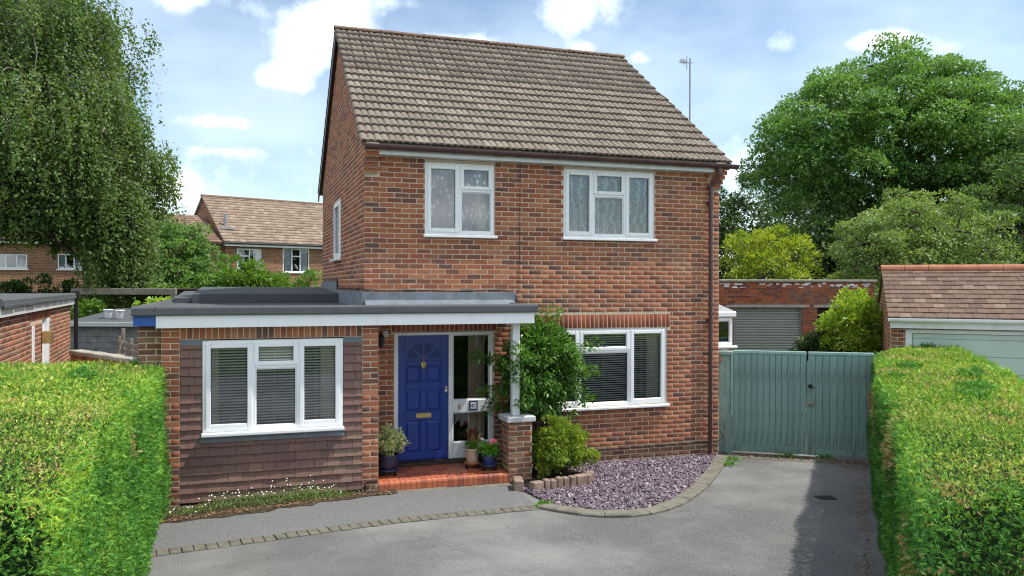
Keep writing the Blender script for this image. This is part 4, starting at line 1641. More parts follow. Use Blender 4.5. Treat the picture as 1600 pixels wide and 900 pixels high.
def smooth_noise(P, scale, seed):
    g = np.random.default_rng(seed)
    f = np.zeros(len(P))
    for k_ in range(9):
        d = rand_dirs(1, g)[0] * scale * g.uniform(.6, 1.8)
        f += np.sin(P @ d + g.uniform(0, 6.28))
    return f / 3.0


def lod(P):
    """longer sprays where the hedge is far away"""
    return np.clip(np.linalg.norm(P - np.array(CAM), axis=1) / 7.5, .85, 1.5)


def hedge(label, poly, top, dens, seed, bottom=-.15, skip=(), fronts=(), shady=(), thin=(), keep=None, dead=None):
    """poly: outline, anticlockwise from above. Sprays on the top and on the sides not in skip."""
    global rng
    rng = np.random.default_rng(seed)
    o = np.array([poly[0][0], poly[0][1], 0])
    t = thing('clipped_hedge', label, 'hedge', tuple(o), 0, 'clipped hedges either side of the drive')
    A = np.array(poly, float)
    n = len(A)
    cen = A.mean(0)
    PP, DD, NN, RR, SS = [], [], [], [], []
    # top
    lo_, hi_ = A.min(0), A.max(0)
    area = np.prod(hi_ - lo_)
    Q = lo_ + rng.random((int(area * dens), 2)) * (hi_ - lo_)
    ins = np.zeros(len(Q), bool)
    for i in range(n):
        a, b = A[i], A[(i + 1) % n]
        cond = ((a[1] > Q[:, 1]) != (b[1] > Q[:, 1])) & (Q[:, 0] < (b[0] - a[0]) * (Q[:, 1] - a[1]) / (b[1] - a[1] + 1e-12) + a[0])
        ins ^= cond
    Q = Q[ins]
    de = np.full(len(Q), 9.0)
    for i in range(n):
        a, b = A[i], A[(i + 1) % n]
        ab = b - a
        tt = np.clip(((Q - a) @ ab) / (ab @ ab), 0, 1)
        de = np.minimum(de, np.linalg.norm(Q - a - tt[:, None] * ab, axis=1))
    rd = np.clip(1 - de / .09, 0, 1) ** 2 * .07
    P = np.column_stack([Q, np.zeros(len(Q))])
    bump = smooth_noise(P, 2.2, seed) * .022 + smooth_noise(P, 7, seed + 1) * .012
    P[:, 2] = top - rd + bump + rng.uniform(-.085, .014, len(Q))
    out = unit(np.column_stack([Q - cen, np.zeros(len(Q))]))
    N = rand_dirs(len(Q))
    D = unit(np.array([0, 0, .75]) + rand_dirs(len(Q)) * .85 + out * (rd / .07)[:, None] * .5)
    patch = smooth_noise(P, 2.6, seed + 2) * .45 + smooth_noise(P, 9, seed + 3) * .35
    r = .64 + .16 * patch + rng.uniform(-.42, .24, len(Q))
    brown = (smooth_noise(P, 2.4, seed + 4) * .5 + smooth_noise(P, 11, seed + 9) * .6 + rng.normal(0, .5, len(Q))) > .98
    r = np.where(brown, rng.uniform(.86, 1.0, len(Q)), np.clip(r, .06, .90))
    tuft = (smooth_noise(P, 5.5, seed + 11)) > 1.35
    r = np.where(tuft, rng.uniform(.12, .5, len(Q)), r)
    P[:, 2] += np.where(tuft, rng.uniform(0, .05, len(Q)), 0)
    PP.append(P), DD.append(D), NN.append(N), RR.append(r), SS.append(rng.uniform(.017, .044, len(Q)) * np.where(tuft, 1.6, 1) * lod(P))
    # sides
    for i in range(n):
        if i in skip:
            continue
        deep = .26 if i in fronts else .11
        a, b = A[i], A[(i + 1) % n]
        L_ = np.linalg.norm(b - a)
        m_ = int(L_ * (top - bottom) * dens * (1.05 if i not in thin else .25))
        s_ = rng.random(m_)
        z = bottom + rng.random(m_) * (top - bottom)
        nrm = np.array([(b - a)[1], -(b - a)[0], 0]) / L_
        P = np.column_stack([a[0] + (b - a)[0] * s_, a[1] + (b - a)[1] * s_, z])
        rdz = np.clip(1 - (top - z) / .09, 0, 1) ** 2 * .06
        bump = smooth_noise(P, 2.6, seed + 5) * .03 + smooth_noise(P, 8, seed + 6) * .018
        P = P + nrm * (bump - rdz + np.where(rng.random(m_) < .5, rng.uniform(-.05, .012, m_), rng.uniform(-deep, .0, m_)))[:, None]
        al = np.array([(b - a)[0], (b - a)[1], 0]) / L_
        D = unit(nrm * .55 + np.array([0, 0, .18]) + rand_dirs(m_) * .75)
        N = rand_dirs(m_)
        patch = smooth_noise(P, 3.0, seed + 7) * .4 + smooth_noise(P, 9, seed + 8) * .3
        r = .34 + .17 * patch - (.10 if i in fronts else .13 if i in shady else 0) + rng.uniform(-.27, .24, m_) + np.clip((z - top + .35) / .35, 0, 1) * .22  # front and shady faces use darker greens, their shade put into leaf colour
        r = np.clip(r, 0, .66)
        if dead is not None:
            w = dead(P)
            r = np.where(rng.random(m_) < w, rng.uniform(.88, 1.0, m_), r)
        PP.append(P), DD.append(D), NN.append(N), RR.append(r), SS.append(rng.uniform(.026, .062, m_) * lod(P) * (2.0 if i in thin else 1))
    P, D, N, r, sz = (np.concatenate(q) for q in (PP, DD, NN, RR, SS))
    # thinner where it is far off to the side
    q_ = P - np.array(CAM)
    dd = q_ @ np.array(fwd)
    uu = np.abs(q_ @ np.array(right)) / np.maximum(dd, .1)
    kk = (rng.random(len(P)) < np.where((uu > .76) | (dd < 1.5), .22, 1.0))
    P, D, N, r, sz = P[kk], D[kk], N[kk], r[kk], sz[kk]
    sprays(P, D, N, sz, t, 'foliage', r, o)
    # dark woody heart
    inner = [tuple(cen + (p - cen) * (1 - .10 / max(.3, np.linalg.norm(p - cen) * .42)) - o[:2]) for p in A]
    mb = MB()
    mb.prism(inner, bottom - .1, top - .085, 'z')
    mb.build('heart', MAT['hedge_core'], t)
    return t


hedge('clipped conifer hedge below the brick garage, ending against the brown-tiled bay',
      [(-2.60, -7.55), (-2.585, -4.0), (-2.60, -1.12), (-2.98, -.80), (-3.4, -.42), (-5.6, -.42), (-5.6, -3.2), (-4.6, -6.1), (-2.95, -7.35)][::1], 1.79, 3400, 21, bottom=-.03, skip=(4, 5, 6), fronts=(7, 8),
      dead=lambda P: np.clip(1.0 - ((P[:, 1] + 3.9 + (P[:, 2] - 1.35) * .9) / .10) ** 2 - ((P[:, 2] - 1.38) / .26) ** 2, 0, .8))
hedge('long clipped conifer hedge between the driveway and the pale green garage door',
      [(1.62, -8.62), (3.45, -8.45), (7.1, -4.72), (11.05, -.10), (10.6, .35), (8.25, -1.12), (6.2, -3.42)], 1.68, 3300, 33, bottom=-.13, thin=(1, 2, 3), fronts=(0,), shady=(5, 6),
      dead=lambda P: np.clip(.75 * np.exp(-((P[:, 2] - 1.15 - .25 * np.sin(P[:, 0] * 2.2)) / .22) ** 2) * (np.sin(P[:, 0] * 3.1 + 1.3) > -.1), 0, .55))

# ---- slate bed
bed_in = [(p.x, p.y) for p in KIN]
bedpoly = [(1.93, -1.16)] + [p for p in bed_in if p[0] > 1.9] + [(6.0, -.01), (2.30, -.01), (2.28, -.64), (2.28, -1.0)]
V = [(p[0], p[1], gz(p[0]) + .014) for p in bedpoly]
o = MB().add(V, [tuple(range(len(V)))]).build('bed_soil', MAT['soil'])
o['kind'] = 'structure'


def in_poly(Q, poly):
    A = np.array(poly)
    ins = np.zeros(len(Q), bool)
    for i in range(len(A)):
        a, b = A[i], A[(i + 1) % len(A)]
        ins ^= ((a[1] > Q[:, 1]) != (b[1] > Q[:, 1])) & (Q[:, 0] < (b[0] - a[0]) * (Q[:, 1] - a[1]) / (b[1] - a[1] + 1e-12) + a[0])
    return ins


rng = np.random.default_rng(5)
Q = np.array([1.8, -3.0]) + rng.random((21000, 2)) * np.array([4.3, 3.0])
Q = Q[in_poly(Q, bedpoly)]
keepq = (rng.random(len(Q)) < .85)
Q = Q[keepq]
nq = len(Q)
ang = np.linspace(0, 2 * np.pi, 6)[:-1]
ra = rng.uniform(.012, .036, nq)
shp = ra[:, None] * rng.uniform(.6, 1.15, (nq, 5))
rot = rng.uniform(0, 6.28, nq)
el_ = rng.uniform(.35, .9, nq)
lx = shp * np.cos(ang)
ly = shp * np.sin(ang) * el_[:, None]
cx_, sx_ = np.cos(rot)[:, None], np.sin(rot)[:, None]
px, py = lx * cx_ - ly * sx_, lx * sx_ + ly * cx_
nrm = unit(np.column_stack([rng.normal(0, .33, nq), rng.normal(0, .33, nq), np.ones(nq)]))
zz = -(px * nrm[:, :1] + py * nrm[:, 1:2]) / nrm[:, 2:3]
bz = np.array([gz(x) for x in Q[:, 0]]) + rng.uniform(.020, .050, nq)
th_ = rng.uniform(.006, .014, nq)
topv = np.stack([Q[:, :1] + px, Q[:, 1:2] + py, bz[:, None] + zz], 2)
botv = topv - np.array([0, 0, 1]) * th_[:, None, None]
V = np.concatenate([topv, botv], 1).reshape(-1, 3)
base = (np.arange(nq) * 10)[:, None]
tri = []
for (a, b, c) in ((0, 1, 2), (0, 2, 3), (0, 3, 4)):
    tri.append(base + np.array([[a, b, c]]))
for i in range(5):
    j = (i + 1) % 5
    tri.append(base + np.array([[i, 5 + i, j]]))
    tri.append(base + np.array([[j, 5 + i, 5 + j]]))
F = np.stack(tri, 1).reshape(-1, 3)
me = fast_mesh('slate_chips', V, F, MAT['slate'], None, np.repeat(rng.random(nq), len(tri)))
o = link('slate_chips', me)
tag(o, 'plum slate chippings spread in the curved bed under the house wall', 'gravel', kind='stuff')

# ---- stone edging of the planting pocket
pe = thing('bed_edging', 'row of old brick edging stones round the lime green bush', 'edging', (2.0, -1.4, gz(2)))
stones = [((1.94, -1.30), (.135, .30, .15), -.25), ((2.14, -1.50), (.19, .11, .15), .35), ((2.30, -1.47), (.085, .11, .155), .12), ((2.395, -1.465), (.085, .11, .15), .06), ((2.49, -1.46), (.085, .11, .16), .02),
          ((2.585, -1.455), (.085, .11, .15), .05), ((2.69, -1.44), (.09, .11, .155), .1), ((2.84, -1.39), (.20, .11, .165), .28), ((2.98, -1.30), (.10, .11, .15), .5), ((3.07, -1.20), (.11, .10, .14), .8)]
for ((x, y), (a, b, c), q) in stones:
    o = MB().bbox(-a / 2, a / 2, -b / 2, b / 2, -.12, c, .014).build('edging_stone', MAT['edging_stone'], pe)
    o.location = (x - 2.0, y + 1.4, rnd.uniform(-.01, .01))
    o.rotation_euler = (rnd.uniform(-.05, .05), rnd.uniform(-.04, .04), q)
o = MB().add([(1.9, -1.2, .03), (2.1, -1.45, .03), (2.9, -1.38, .03), (3.1, -1.1, .03), (3.0, -.6, .03), (2.28, -.6, .03), (2.27, -1.02, .03)], [tuple(range(7))]).build('bed_soil', MAT['soil'])
o['kind'] = 'structure'

# ---- shrubs by the porch


def shrub(name, label, base, crown_c, rad, n_cl, cl_r, per, leaf, mat_, stems=9, seed=1, aspect=.4, cat='shrub', group=None, lo=.35, lump=.16, flat=.85, up=.25, spread=.6, zmin=None, extra=None, stem_r=.012, fold=.12,
          droop=-.1, mask=None):
    global rng
    rng = np.random.default_rng(seed)
    t = thing(name, label, cat, base, 0, group)
    o = np.array(base)
    C = blob_centers(crown_c, rad, n_cl, lo, lump, zmin, seed)
    if mask is not None:
        C = C[mask(C)]
    if extra is not None:
        C = np.concatenate([C, extra])
    P, u, idx = clumps(C, cl_r * rng.uniform(.6, 1.35, len(C)), per, flat, up, .35)
    n = len(P)
    out = unit(P - np.array(crown_c))
    D = unit(out * .5 + u * .5 + rand_dirs(n) * .75 + np.array([0, 0, droop]))
    N = unit(out * .3 + np.array([0, 0, .8]) + rand_dirs(n) * spread)
    tone = rng.random(len(C))
    r = np.clip(.35 * tone[idx] + .65 * rng.random(n), 0, .999)
    leaves_obj('foliage', P, D, N, leaf * rng.uniform(.55, 1.35, n), mat_, t, r, aspect, fold, origin=o)
    mb = MB()
    q = random.Random(seed)
    for i in range(min(stems * 4, len(C))):
        j = q.randrange(len(C))
        c = Vector(C[j])
        b0 = Vector(base) + Vector((q.uniform(-.06, .06), q.uniform(-.06, .06), 0))
        limb(mb, b0, c, stem_r * q.uniform(.6, 1.2), stem_r * .25, q.uniform(-.05, .12), 4, seed + i, 5)
    mb.v = [(x - base[0], y - base[1], z - base[2]) for (x, y, z) in mb.v]
    mb.build('stems', MAT['bark'], t)
    return t


ex = []
for (a, b, n_) in (((2.15, -.50, 1.55), (1.52, -.62, 1.78), 7), ((2.15, -.55, 1.2), (1.66, -.62, 1.26), 6), ((2.1, -.45, 1.0), (1.78, -.55, 1.02), 4), ((2.6, -.45, 2.0), (2.55, -.40, 2.36), 4),
                   ((2.75, -.4, 2.0), (2.85, -.40, 2.38), 4), ((2.22, -.98, 1.35), (2.02, -1.0, 1.62), 5), ((2.25, -.96, 1.7), (2.05, -.98, 1.86), 4), ((2.2, -.97, 1.2), (2.12, -1.0, 1.1), 3), ((3.0, -.5, 1.5), (3.42, -.60, 1.5), 5), ((3.0, -.45, 1.8), (3.42, -.5, 1.9), 4), ((2.3, -.5, 2.0), (2.22, -.5, 2.22), 4), ((3.0, -.45, 1.15), (3.36, -.5, 1.05), 5)):
    for i in range(n_):
        t_ = i / (n_ - 1)
        ex.append([a[j] + (b[j] - a[j]) * t_ + rnd.uniform(-.03, .03) for j in range(3)])
shrub('climbing_shrub', 'tall glossy green shrub growing round the white porch post', (2.55, -.55, -.02), (2.58, -.56, 1.50), (.60, .40, .76), 330, .115, 42, .080, 'climber_leaf', 12, 3, .36, extra=np.array(ex), lump=.14,
      droop=-.2)
ex2 = np.array([[2.72 + .42 * rnd.random() ** .8 * math.cos(q), -1.0 + .22 * math.sin(q), .30 + .05 * rnd.random()] for q in np.linspace(0, 6.2, 16)] + [[3.05 + rnd.uniform(0, .22), -.95 + rnd.uniform(-.15, .15), .2 + rnd.random() * .12] for _ in range(12)])
shrub('lime_bush', 'lime yellow rounded bush in front of the porch pillar', (2.66, -.95, 0.0), (2.65, -1.0, .46), (.41, .34, .38), 175, .080, 90, .044, 'lime_leaf', 10, 5, .40, extra=ex2, lump=.18, up=.5, zmin=.10)
shrub('weed_clump', 'small green sprout against the brick under the sill', (3.46, -.06, .02), (3.46, -.10, .40), (.09, .06, .07), 8, .04, 22, .05, 'climber_leaf', 3, 8, .45)

# ---- pots on the step


def pot(label, x, y, prof, mat_, caddy_mat, cr, n=24):
    t = thing('plant_pot', label, 'plant pot', (x, y, SZ + .004), 0, 'pots on the front step')
    c = MB().lathe([(0, .055), (cr, .055), (cr + .012, .062), (cr + .014, .085), (cr + .004, .088), (cr - .012, .070), (0, .068)], 0, 0, 0, n)
    cd = c.build('caddy', MAT[caddy_mat], t, smooth=True)
    for i in range(4):
        q = .6 + i * math.pi / 2
        px_, py_ = (cr + .004) * math.cos(q), (cr + .004) * math.sin(q)
        mb = MB()
        mb.tube([(px_ - .010 * math.sin(q), py_ + .010 * math.cos(q), .022), (px_ + .010 * math.sin(q), py_ - .010 * math.cos(q), .022)], .021, 10)
        mb.box(px_ - .008, px_ + .008, py_ - .008, py_ + .008, .03, .062)
        mb.build('castor', MAT['black_plastic'], cd)
    MB().lathe([(a, b + .07) for (a, b) in prof], 0, 0, 0, n).build('pot', MAT[mat_], t, smooth=True)
    h = prof[-1][1] if prof[-1][0] > .02 else prof[-2][1]
    return t


def pot_leaves(t, c, rad, n_cl, cl_r, per, leaf, mat_, seed, aspect=.5, name='foliage', up=.4, zmin=None):
    global rng
    rng = np.random.default_rng(seed)
    C = blob_centers(c, rad, n_cl, .3, .15, zmin, seed)
    P, u, idx = clumps(C, cl_r * rng.uniform(.6, 1.3, len(C)), per, .8, up, .4)
    n = len(P)
    out = unit(P - np.array(c))
    D = unit(out * .7 + u * .4 + rand_dirs(n) * .6)
    N = unit(np.array([0, 0, .8]) + out * .4 + rand_dirs(n) * .5)
    return leaves_obj(name, P, D, N, leaf * rng.uniform(.6, 1.3, n), mat_, t, None, aspect)


big = [(0, .0), (.105, .0), (.122, .02), (.138, .10), (.142, .18), (.148, .205), (.150, .225), (.140, .225), (.132, .20), (.0, .195)]
t = pot('dark navy pot of cream variegated foliage beside the brick pier', .262, -.56, big, 'navy_glaze', 'navy_glaze', .135)
pot_leaves(t, (0, 0, .46), (.215, .20, .18), 105, .055, 28, .042, 'silver_leaf', 12, .55, zmin=.26)
pot_leaves(t, (.01, 0, .38), (.15, .15, .10), 30, .05, 20, .036, 'apple_leaf', 13, .55, zmin=.26)
mid = [(0, .0), (.075, .0), (.085, .015), (.100, .12), (.104, .19), (.112, .20), (.112, .215), (.104, .215), (.098, .195), (0, .19)]
t = pot('cream pot with brown blossom print on a terracotta caddy, holding a dark-leaved canna', 1.505, -.50, mid, 'cream_glaze', 'terracotta', .105)
for (a, z) in ((-1.15, .20), (-1.0, .15), (-1.25, .13), (-.88, .18), (-.95, .10), (-1.35, .17)):
    c_, s_ = math.cos(a), math.sin(a)
    mb = MB()
    mb.lathe([(0, .003), (.009, .003), (.011, .0)], 0, 0, 0, 8)
    rr_ = .0985 + (z - .1) * .05
    mb.v = [(rr_ * c_ + z_ * c_ - x_ * s_, rr_ * s_ + z_ * s_ + x_ * c_, z + .07 + y_) for (x_, y_, z_) in mb.v]
    mb.build('blossom_print', MAT['brown_print'], t)
pot_leaves(t, (0, 0, .32), (.10, .10, .05), 16, .045, 18, .045, 'geranium_leaf', 14, .5, zmin=.27)
# canna: a few broad upright blades
P, D, N, sz = [], [], [], []
for (x_, y_, z_, dx, dy_, L_) in ((.0, .0, .36, -.30, -.1, .20), (.02, .01, .34, .45, -.15, .20), (-.01, .01, .42, -.5, .1, .17), (.01, 0, .45, .15, -.3, .17), (.03, 0, .40, .6, .1, .16), (.0, -.01, .33, -.1, -.35, .22), (.04, .02, .34, .35, .35, .2),
                                  (-.02, 0, .48, -.2, -.25, .12)):
    P.append((x_, y_, z_)), D.append((dx, dy_, 1.0)), N.append((-dx * .8 - .2, -1.0, .4)), sz.append(L_)
leaves_obj('canna_leaves', np.array(P), np.array(D), np.array(N), np.array(sz), 'canna_leaf', t, np.array([.2, .5, .95, .3, .6, .9, .4, .1]), .42, .10)
MB().tube([(0, 0, .26), (0, 0, .5)], .008, 6).build('stems', MAT['canna_leaf'], t)
sm = [(0, .0), (.062, .0), (.070, .012), (.086, .09), (.098, .135), (.104, .150), (.098, .152), (.088, .135), (0, .13)]
t = pot('small blue pot of pink geranium on a dark wheeled caddy', 1.70, -.70, sm, 'blue_glaze', 'navy_glaze', .115)
pot_leaves(t, (0, 0, .28), (.115, .11, .075), 34, .045, 16, .050, 'geranium_leaf', 15, .85, zmin=.2)
pot_leaves(t, (.05, -.02, .405), (.035, .035, .03), 14, .018, 14, .024, 'pink_petal', 16, .9, name='flower_head')
MB().tube([(.02, 0, .28), (.05, -.02, .40)], .004, 5).tube([(-.04, .0, .28), (-.09, .03, .43)], .003, 5).build('stems', MAT['geranium_leaf'], t)
pot_leaves(t, (-.09, .03, .44), (.012, .012, .012), 5, .01, 8, .018, 'white_petal', 17, .8, name='flower_bud')
t = pot('small pot of pale feathery foliage at the back between the cream and blue pots', 1.66, -.22, sm, 'navy_glaze', 'navy_glaze', .10)
pot_leaves(t, (0, 0, .30), (.10, .09, .09), 26, .045, 18, .045, 'silver_leaf', 18, .3, zmin=.2)

# ---- daisies, weeds and litter along the foot of the tile-hung bay
MBs = MB()
Vp = []
for i in range(25):
    x = -2.78 + i * .128
    ye = [-1.66, -1.63, -1.55, -1.42, -1.30, -1.22, -1.16][min(6, int(i / 4))] + rnd.uniform(-.03, .03)
    Vp.append((x, ye))
V = [(x, y, gz(x) + .016) for (x, y) in Vp] + [(x, -.95, .03) for (x, y) in Vp]
nV = len(Vp)
o = MBs.add(V, [(i, i + 1, nV + i + 1, nV + i) for i in range(nV - 1)]).build('soil_strip', MAT['soil'])
o['kind'] = 'structure'


def scatter_leaves(name, label, cat, Q, z, size, mat_, flat=True, aspect=.5):
    n = len(Q)
    P = np.column_stack([Q, z])
    D = unit(np.column_stack([rng.normal(size=n), rng.normal(size=n), rng.normal(0, .25, n)]))
    N = unit(np.column_stack([rng.normal(0, .4, n), rng.normal(0, .4, n), np.ones(n)]))
    o = leaves_obj(name, P, D, N, size * rng.uniform(.5, 1.3, n), mat_, None, None, aspect)
    return tag(o, label, cat, kind='stuff')


rng = np.random.default_rng(77)
# daisy plants: low mounds
dcs = [(-2.62, -1.42, .07), (-2.35, -1.35, .06), (-1.95, -1.22, .13), (-1.72, -1.20, .15), (-1.50, -1.20, .14), (-1.28, -1.17, .13), (-1.05, -1.14, .16), (-.86, -1.12, .17), (-.66, -1.10, .12), (-2.15, -1.30, .08), (-.45, -1.10, .06)]
for i, (x, y, h) in enumerate(dcs):
    t = thing('daisy_plant', 'low white-flowered daisy plant in the row under the brown hung tiles', 'flower', (x, y, gz(x) + .015), 0, 'daisies at the foot of the tiled bay')
    nl = int(160 + 2200 * h)
    P = rng.normal(size=(nl, 3)) * np.array([.10, .07, h * .50])
    P[:, 2] = np.abs(P[:, 2]) + .01
    D = unit(rand_dirs(nl) + np.array([0, 0, .5]))
    leaves_obj('leaves', P, D, rand_dirs(nl) + np.array([0, 0, .8]), .028 * rng.uniform(.5, 1.3, nl), 'apple_leaf', t, None, .38)
    nf = int(3 + h * 42)
    C = rng.normal(size=(nf, 3)) * np.array([.12, .08, h * .55])
    C[:, 2] = np.abs(C[:, 2]) + h * .75
    idx = np.repeat(np.arange(nf), 7)
    qq = np.tile(np.arange(7) * 2 * np.pi / 7, nf)
    D = np.column_stack([np.cos(qq), np.sin(qq) * .8 - .3, np.sin(qq) * .5 + .25])
    leaves_obj('flowers', C[idx], D, np.tile([0, -.6, 1.0], (len(idx), 1)), np.full(len(idx), .0105), 'white_petal', t, np.repeat(rng.random(nf), 7), .6, .02)
Q = np.column_stack([rng.uniform(-2.75, .2, 900), np.zeros(900)])
Q[:, 1] = np.array([-1.66 + .50 * np.clip((x + 2.75) / 2.4, 0, 1) for x in Q[:, 0]]) + np.abs(rng.normal(0, .10, 900)) - .05
scatter_leaves('leaf_litter', 'dry brown leaf litter along the edge of the path under the tiled bay', 'leaves', Q, np.full(900, .026), .030, 'dry_leaf')
Q = np.column_stack([rng.uniform(6.35, 8.2, 1100), np.zeros(1100)])
Q[:, 1] = .17 - .64 * (Q[:, 0] - 6.39) - .12 - np.abs(rng.normal(0, .10, 1100)) - np.where(Q[:, 0] > 7.4, rng.random(1100) ** 1.5 * .75, 0)
scatter_leaves('gate_litter', 'dead leaves blown against the foot of the green gates', 'leaves', Q, np.array([gz(x) + .012 for x in Q[:, 0]]), .035, 'dry_leaf')
Q = np.column_stack([rng.uniform(0, 1, 900), np.abs(rng.normal(0, .10, 900))])
Q = np.array([8.12, -1.25]) + Q[:, :1] * np.array([-4.6, -5.1]) + Q[:, 1:] * np.array([-.741, .671]) + np.array([-.07, .06])
scatter_leaves('hedge_litter', 'brown clippings lying along the foot of the long hedge', 'leaves', Q, np.array([gz(x) + .010 for x in Q[:, 0]]), .028, 'dry_leaf')
Q = np.column_stack([rng.uniform(-2.0, 6.8, 170), rng.uniform(-7, -1.2, 170)])
Q = Q[(Q[:, 1] < -3.0) | (Q[:, 0] > 5.6)]
scatter_leaves('drive_litter', 'odd small dry leaves scattered over the drive', 'leaves', Q, np.array([gz(x) + .010 for x in Q[:, 0]]), .024, 'dry_leaf')
for (x, y, s_, lb) in ((7.05, -.42, .10, 'largest green weed at the foot of the gates'), (7.62, -.72, .07, 'flat green weed just past the meeting of the two gates'), (5.98, -.42, .06, 'green weed in the kerb by the drainpipe'),
                       (5.72, -.72, .05, 'small weed in the kerb joint below the slate bed'), (1.98, -2.20, .05, 'moss and weed tuft where the block edging meets the kerb')):
    t = thing('weed_clump', lb, 'weed', (x, y, gz(x)))
    nl = 120
    P = rng.normal(size=(nl, 3)) * np.array([s_, s_ * .8, s_ * .25])
    P[:, 2] = np.abs(P[:, 2]) + .012
    leaves_obj('leaves', P, unit(P + np.array([0, 0, .02])), rand_dirs(nl) + np.array([0, 0, 1.2]), .05 * rng.uniform(.5, 1.3, nl), 'geranium_leaf', t, None, .35)

# ------------------------------------------------------------------ gates
GA0 = Vector((6.394, .167, 0))
GDIR = Vector((8.29 - 6.394, -1.04 - .167, 0)).normalized()
GRZ = math.atan2(GDIR.y, GDIR.x)


def gate_leaf(label, s0, s1, nb_, latch, zr=0.0):
    p = GA0 + GDIR * s0
    w = s1 - s0
    zg = gz(p.x) + .035
    t = thing('wooden_gate', label, 'gate', (p.x, p.y, zg), GRZ, 'pair of green gates')
    bw_ = w / nb_
    top = 1.625 - zg + zr
    for i in range(nb_):
        x0, x1 = i * bw_ + .0025, (i + 1) * bw_ - .0025
        o = MB().bbox(0, x1 - x0, 0, .022, .10, top, .005, r=0).build('board', MAT['gate_paint'], t)
        o.location = (x0, rnd.uniform(-.003, .003), 0)
        o['rnd'] = rnd.random()
    MB().box(.004, w - .004, .0225, .026, .02, top - .002).build('backing', MAT['gate_paint'], t)
    MB().bbox(.0, w, -.012, .030, top, top + .055, .008).build('top_rail', MAT['gate_rail'], t)
    MB().bbox(.0, w, -.014, .0, .0, .105, .006).build('bottom_rail', MAT['gate_paint'], t)
    mb = MB()
    for z in (.16, .85, top - .14):
        mb.bbox(.01, w - .01, .026, .06, z, z + .10, .006)
    mb.build('brace', MAT['gate_paint'], t)
    return t


g1_ = gate_leaf('green boarded gate nearer the house, paint streaked with bare wood', 0.0, 1.205, 12, False)
g2_ = gate_leaf('green boarded gate next to the hedge, with latch and lock', 1.232, 2.27, 9, True)
mb = MB().bbox(-.025, .045, -.020, -.008, .0, 1.60, .005)
mb.build('cover_strip', MAT['gate_paint'], g2_)
mb = MB()
zg2 = gz(7.4) + .035
mb.lathe([(0, 0), (.035, 0), (.035, .012), (0, .012)], 0, 0, 0, 14)
mb.v = [(.03 + x, -.022 - z, 1.098 - zg2 + y) for (x, y, z) in mb.v]
mb.tube([(-.01, -.04, 1.108 - zg2), (.05, -.045, 1.095 - zg2), (.085, -.04, 1.07 - zg2)], .011, 8)
mb.build('latch', MAT['black_plastic'], g2_)
mb = MB().bbox(-.02, .085, -.034, -.020, .765 - zg2, .825 - zg2, .005).bbox(.02, .05, -.046, -.034, .775 - zg2, .815 - zg2, .004)
mb.build('lock', MAT['dust_metal'], g2_)
# fixed panel and post between house and gate
pp = GA0 + GDIR * (-.235)
t = thing('gate_post', 'narrow green fixed panel with post between house corner and gate', 'gate post', (pp.x, pp.y, gz(6.2)), GRZ)
for (a, b) in ((0, .105), (.11, .195)):
    MB().bbox(a, b, 0, .03, 0, 1.70, .005, r=rnd.random()).build('board', MAT['gate_rail'], t)
MB().bbox(.195, .232, -.05, .05, 0, 1.71, .006).build('post', MAT['gate_rail'], t)
MB().bbox(-.01, .236, -.06, .055, 1.70, 1.765, .008).build('top_rail', MAT['gate_rail'], t)
MB().bbox(.112, .232, -.085, -.051, 0, .68, .006).build('stub_post', MAT['gate_paint'], t)
MB().bbox(.0, .07, -.07, -.052, 1.58, 1.66, .004).tube([(.0, -.06, 1.62), (-.03, -.06, 1.62), (-.03, -.06, 1.50)], .012, 6).build('hinge', MAT['dust_metal'], t)
# row of blocks and concrete in front of the gates
gp = bpy.data.objects.new('gate_edging', None)
COL.objects.link(gp)
gp['kind'] = 'structure'
for i in range(19):
    p = GA0 + GDIR * (-.05 + i * .119) + Vector((GDIR.y, -GDIR.x, 0)) * .36
    link('paver', PV, gp, (p.x, p.y, gz(p.x) - .012 + rnd.uniform(-.004, .004)), (rnd.uniform(-.03, .03), 0, GRZ + rnd.uniform(-.05, .05)), (.95, .95, 1))
for i in range(5):
    p = GA0 + GDIR * (-.10 + i * .46 + .23) + Vector((GDIR.y, -GDIR.x, 0)) * .12
    o = MB().bbox(-.226, .226, -.125, .125, -.1, .012, .008).build('concrete_slab', MAT['kerb_concrete'], gp)
    o.location = (p.x, p.y, gz(p.x))
    o.rotation_euler = (0, 0, GRZ)
# drain cover in the drive
dcv = MB().bbox(-.13, .13, -.10, .10, -.05, .010, .006)
for i in range(5):
    dcv.box(-.10, .10, -.075 + i * .033, -.062 + i * .033, .0095, .013)
t = dcv.build('drain_cover', MAT['black_plastic'])
t.location = (5.87, -2.80, gz(5.87))
t.rotation_euler = (0, 0, -.3)
tag(t, 'small rusty drain cover set in the drive in the hedge shadow', 'drain cover')

# ------------------------------------------------------------------ garage with roller shutter behind the gates
G1 = thing('garage', 'flat-roofed brick garage with grey roller shutter behind the green gates', 'garage', (10.75, 8.06, -.15), -TH)
ZB = .15                                    # local z = world z + .15
DO1 = (.85, 2.79, -.2, 2.33)
DO2 = (3.22, 4.55, -.2, 2.33)
mb = MB()
wall_grid(mb, 0, 4.85, -.2, 3.06, .003, .22, [DO1, DO2])
mb.box(.0, .2, .22, 5.5, -.2, 3.06)
mb.box(4.65, 4.85, .22, 5.5, -.2, 3.06)
mb.box(.2, 4.65, 5.3, 5.5, -.2, 3.06)
mb.box(.2, 4.65, .22, 5.3, 2.85, 3.0)
gw = mb.build('wall', MAT['old_mortar'], G1)
GB = Bricks([MAT['garage_brick']])
GB.put(courses(0, 4.85, 1.2, 3.05, [(DO1[0], DO1[1], -1, 2.41), (DO2[0], DO2[1], -1, 2.41)]), (0, 0, 0), 0, 0)
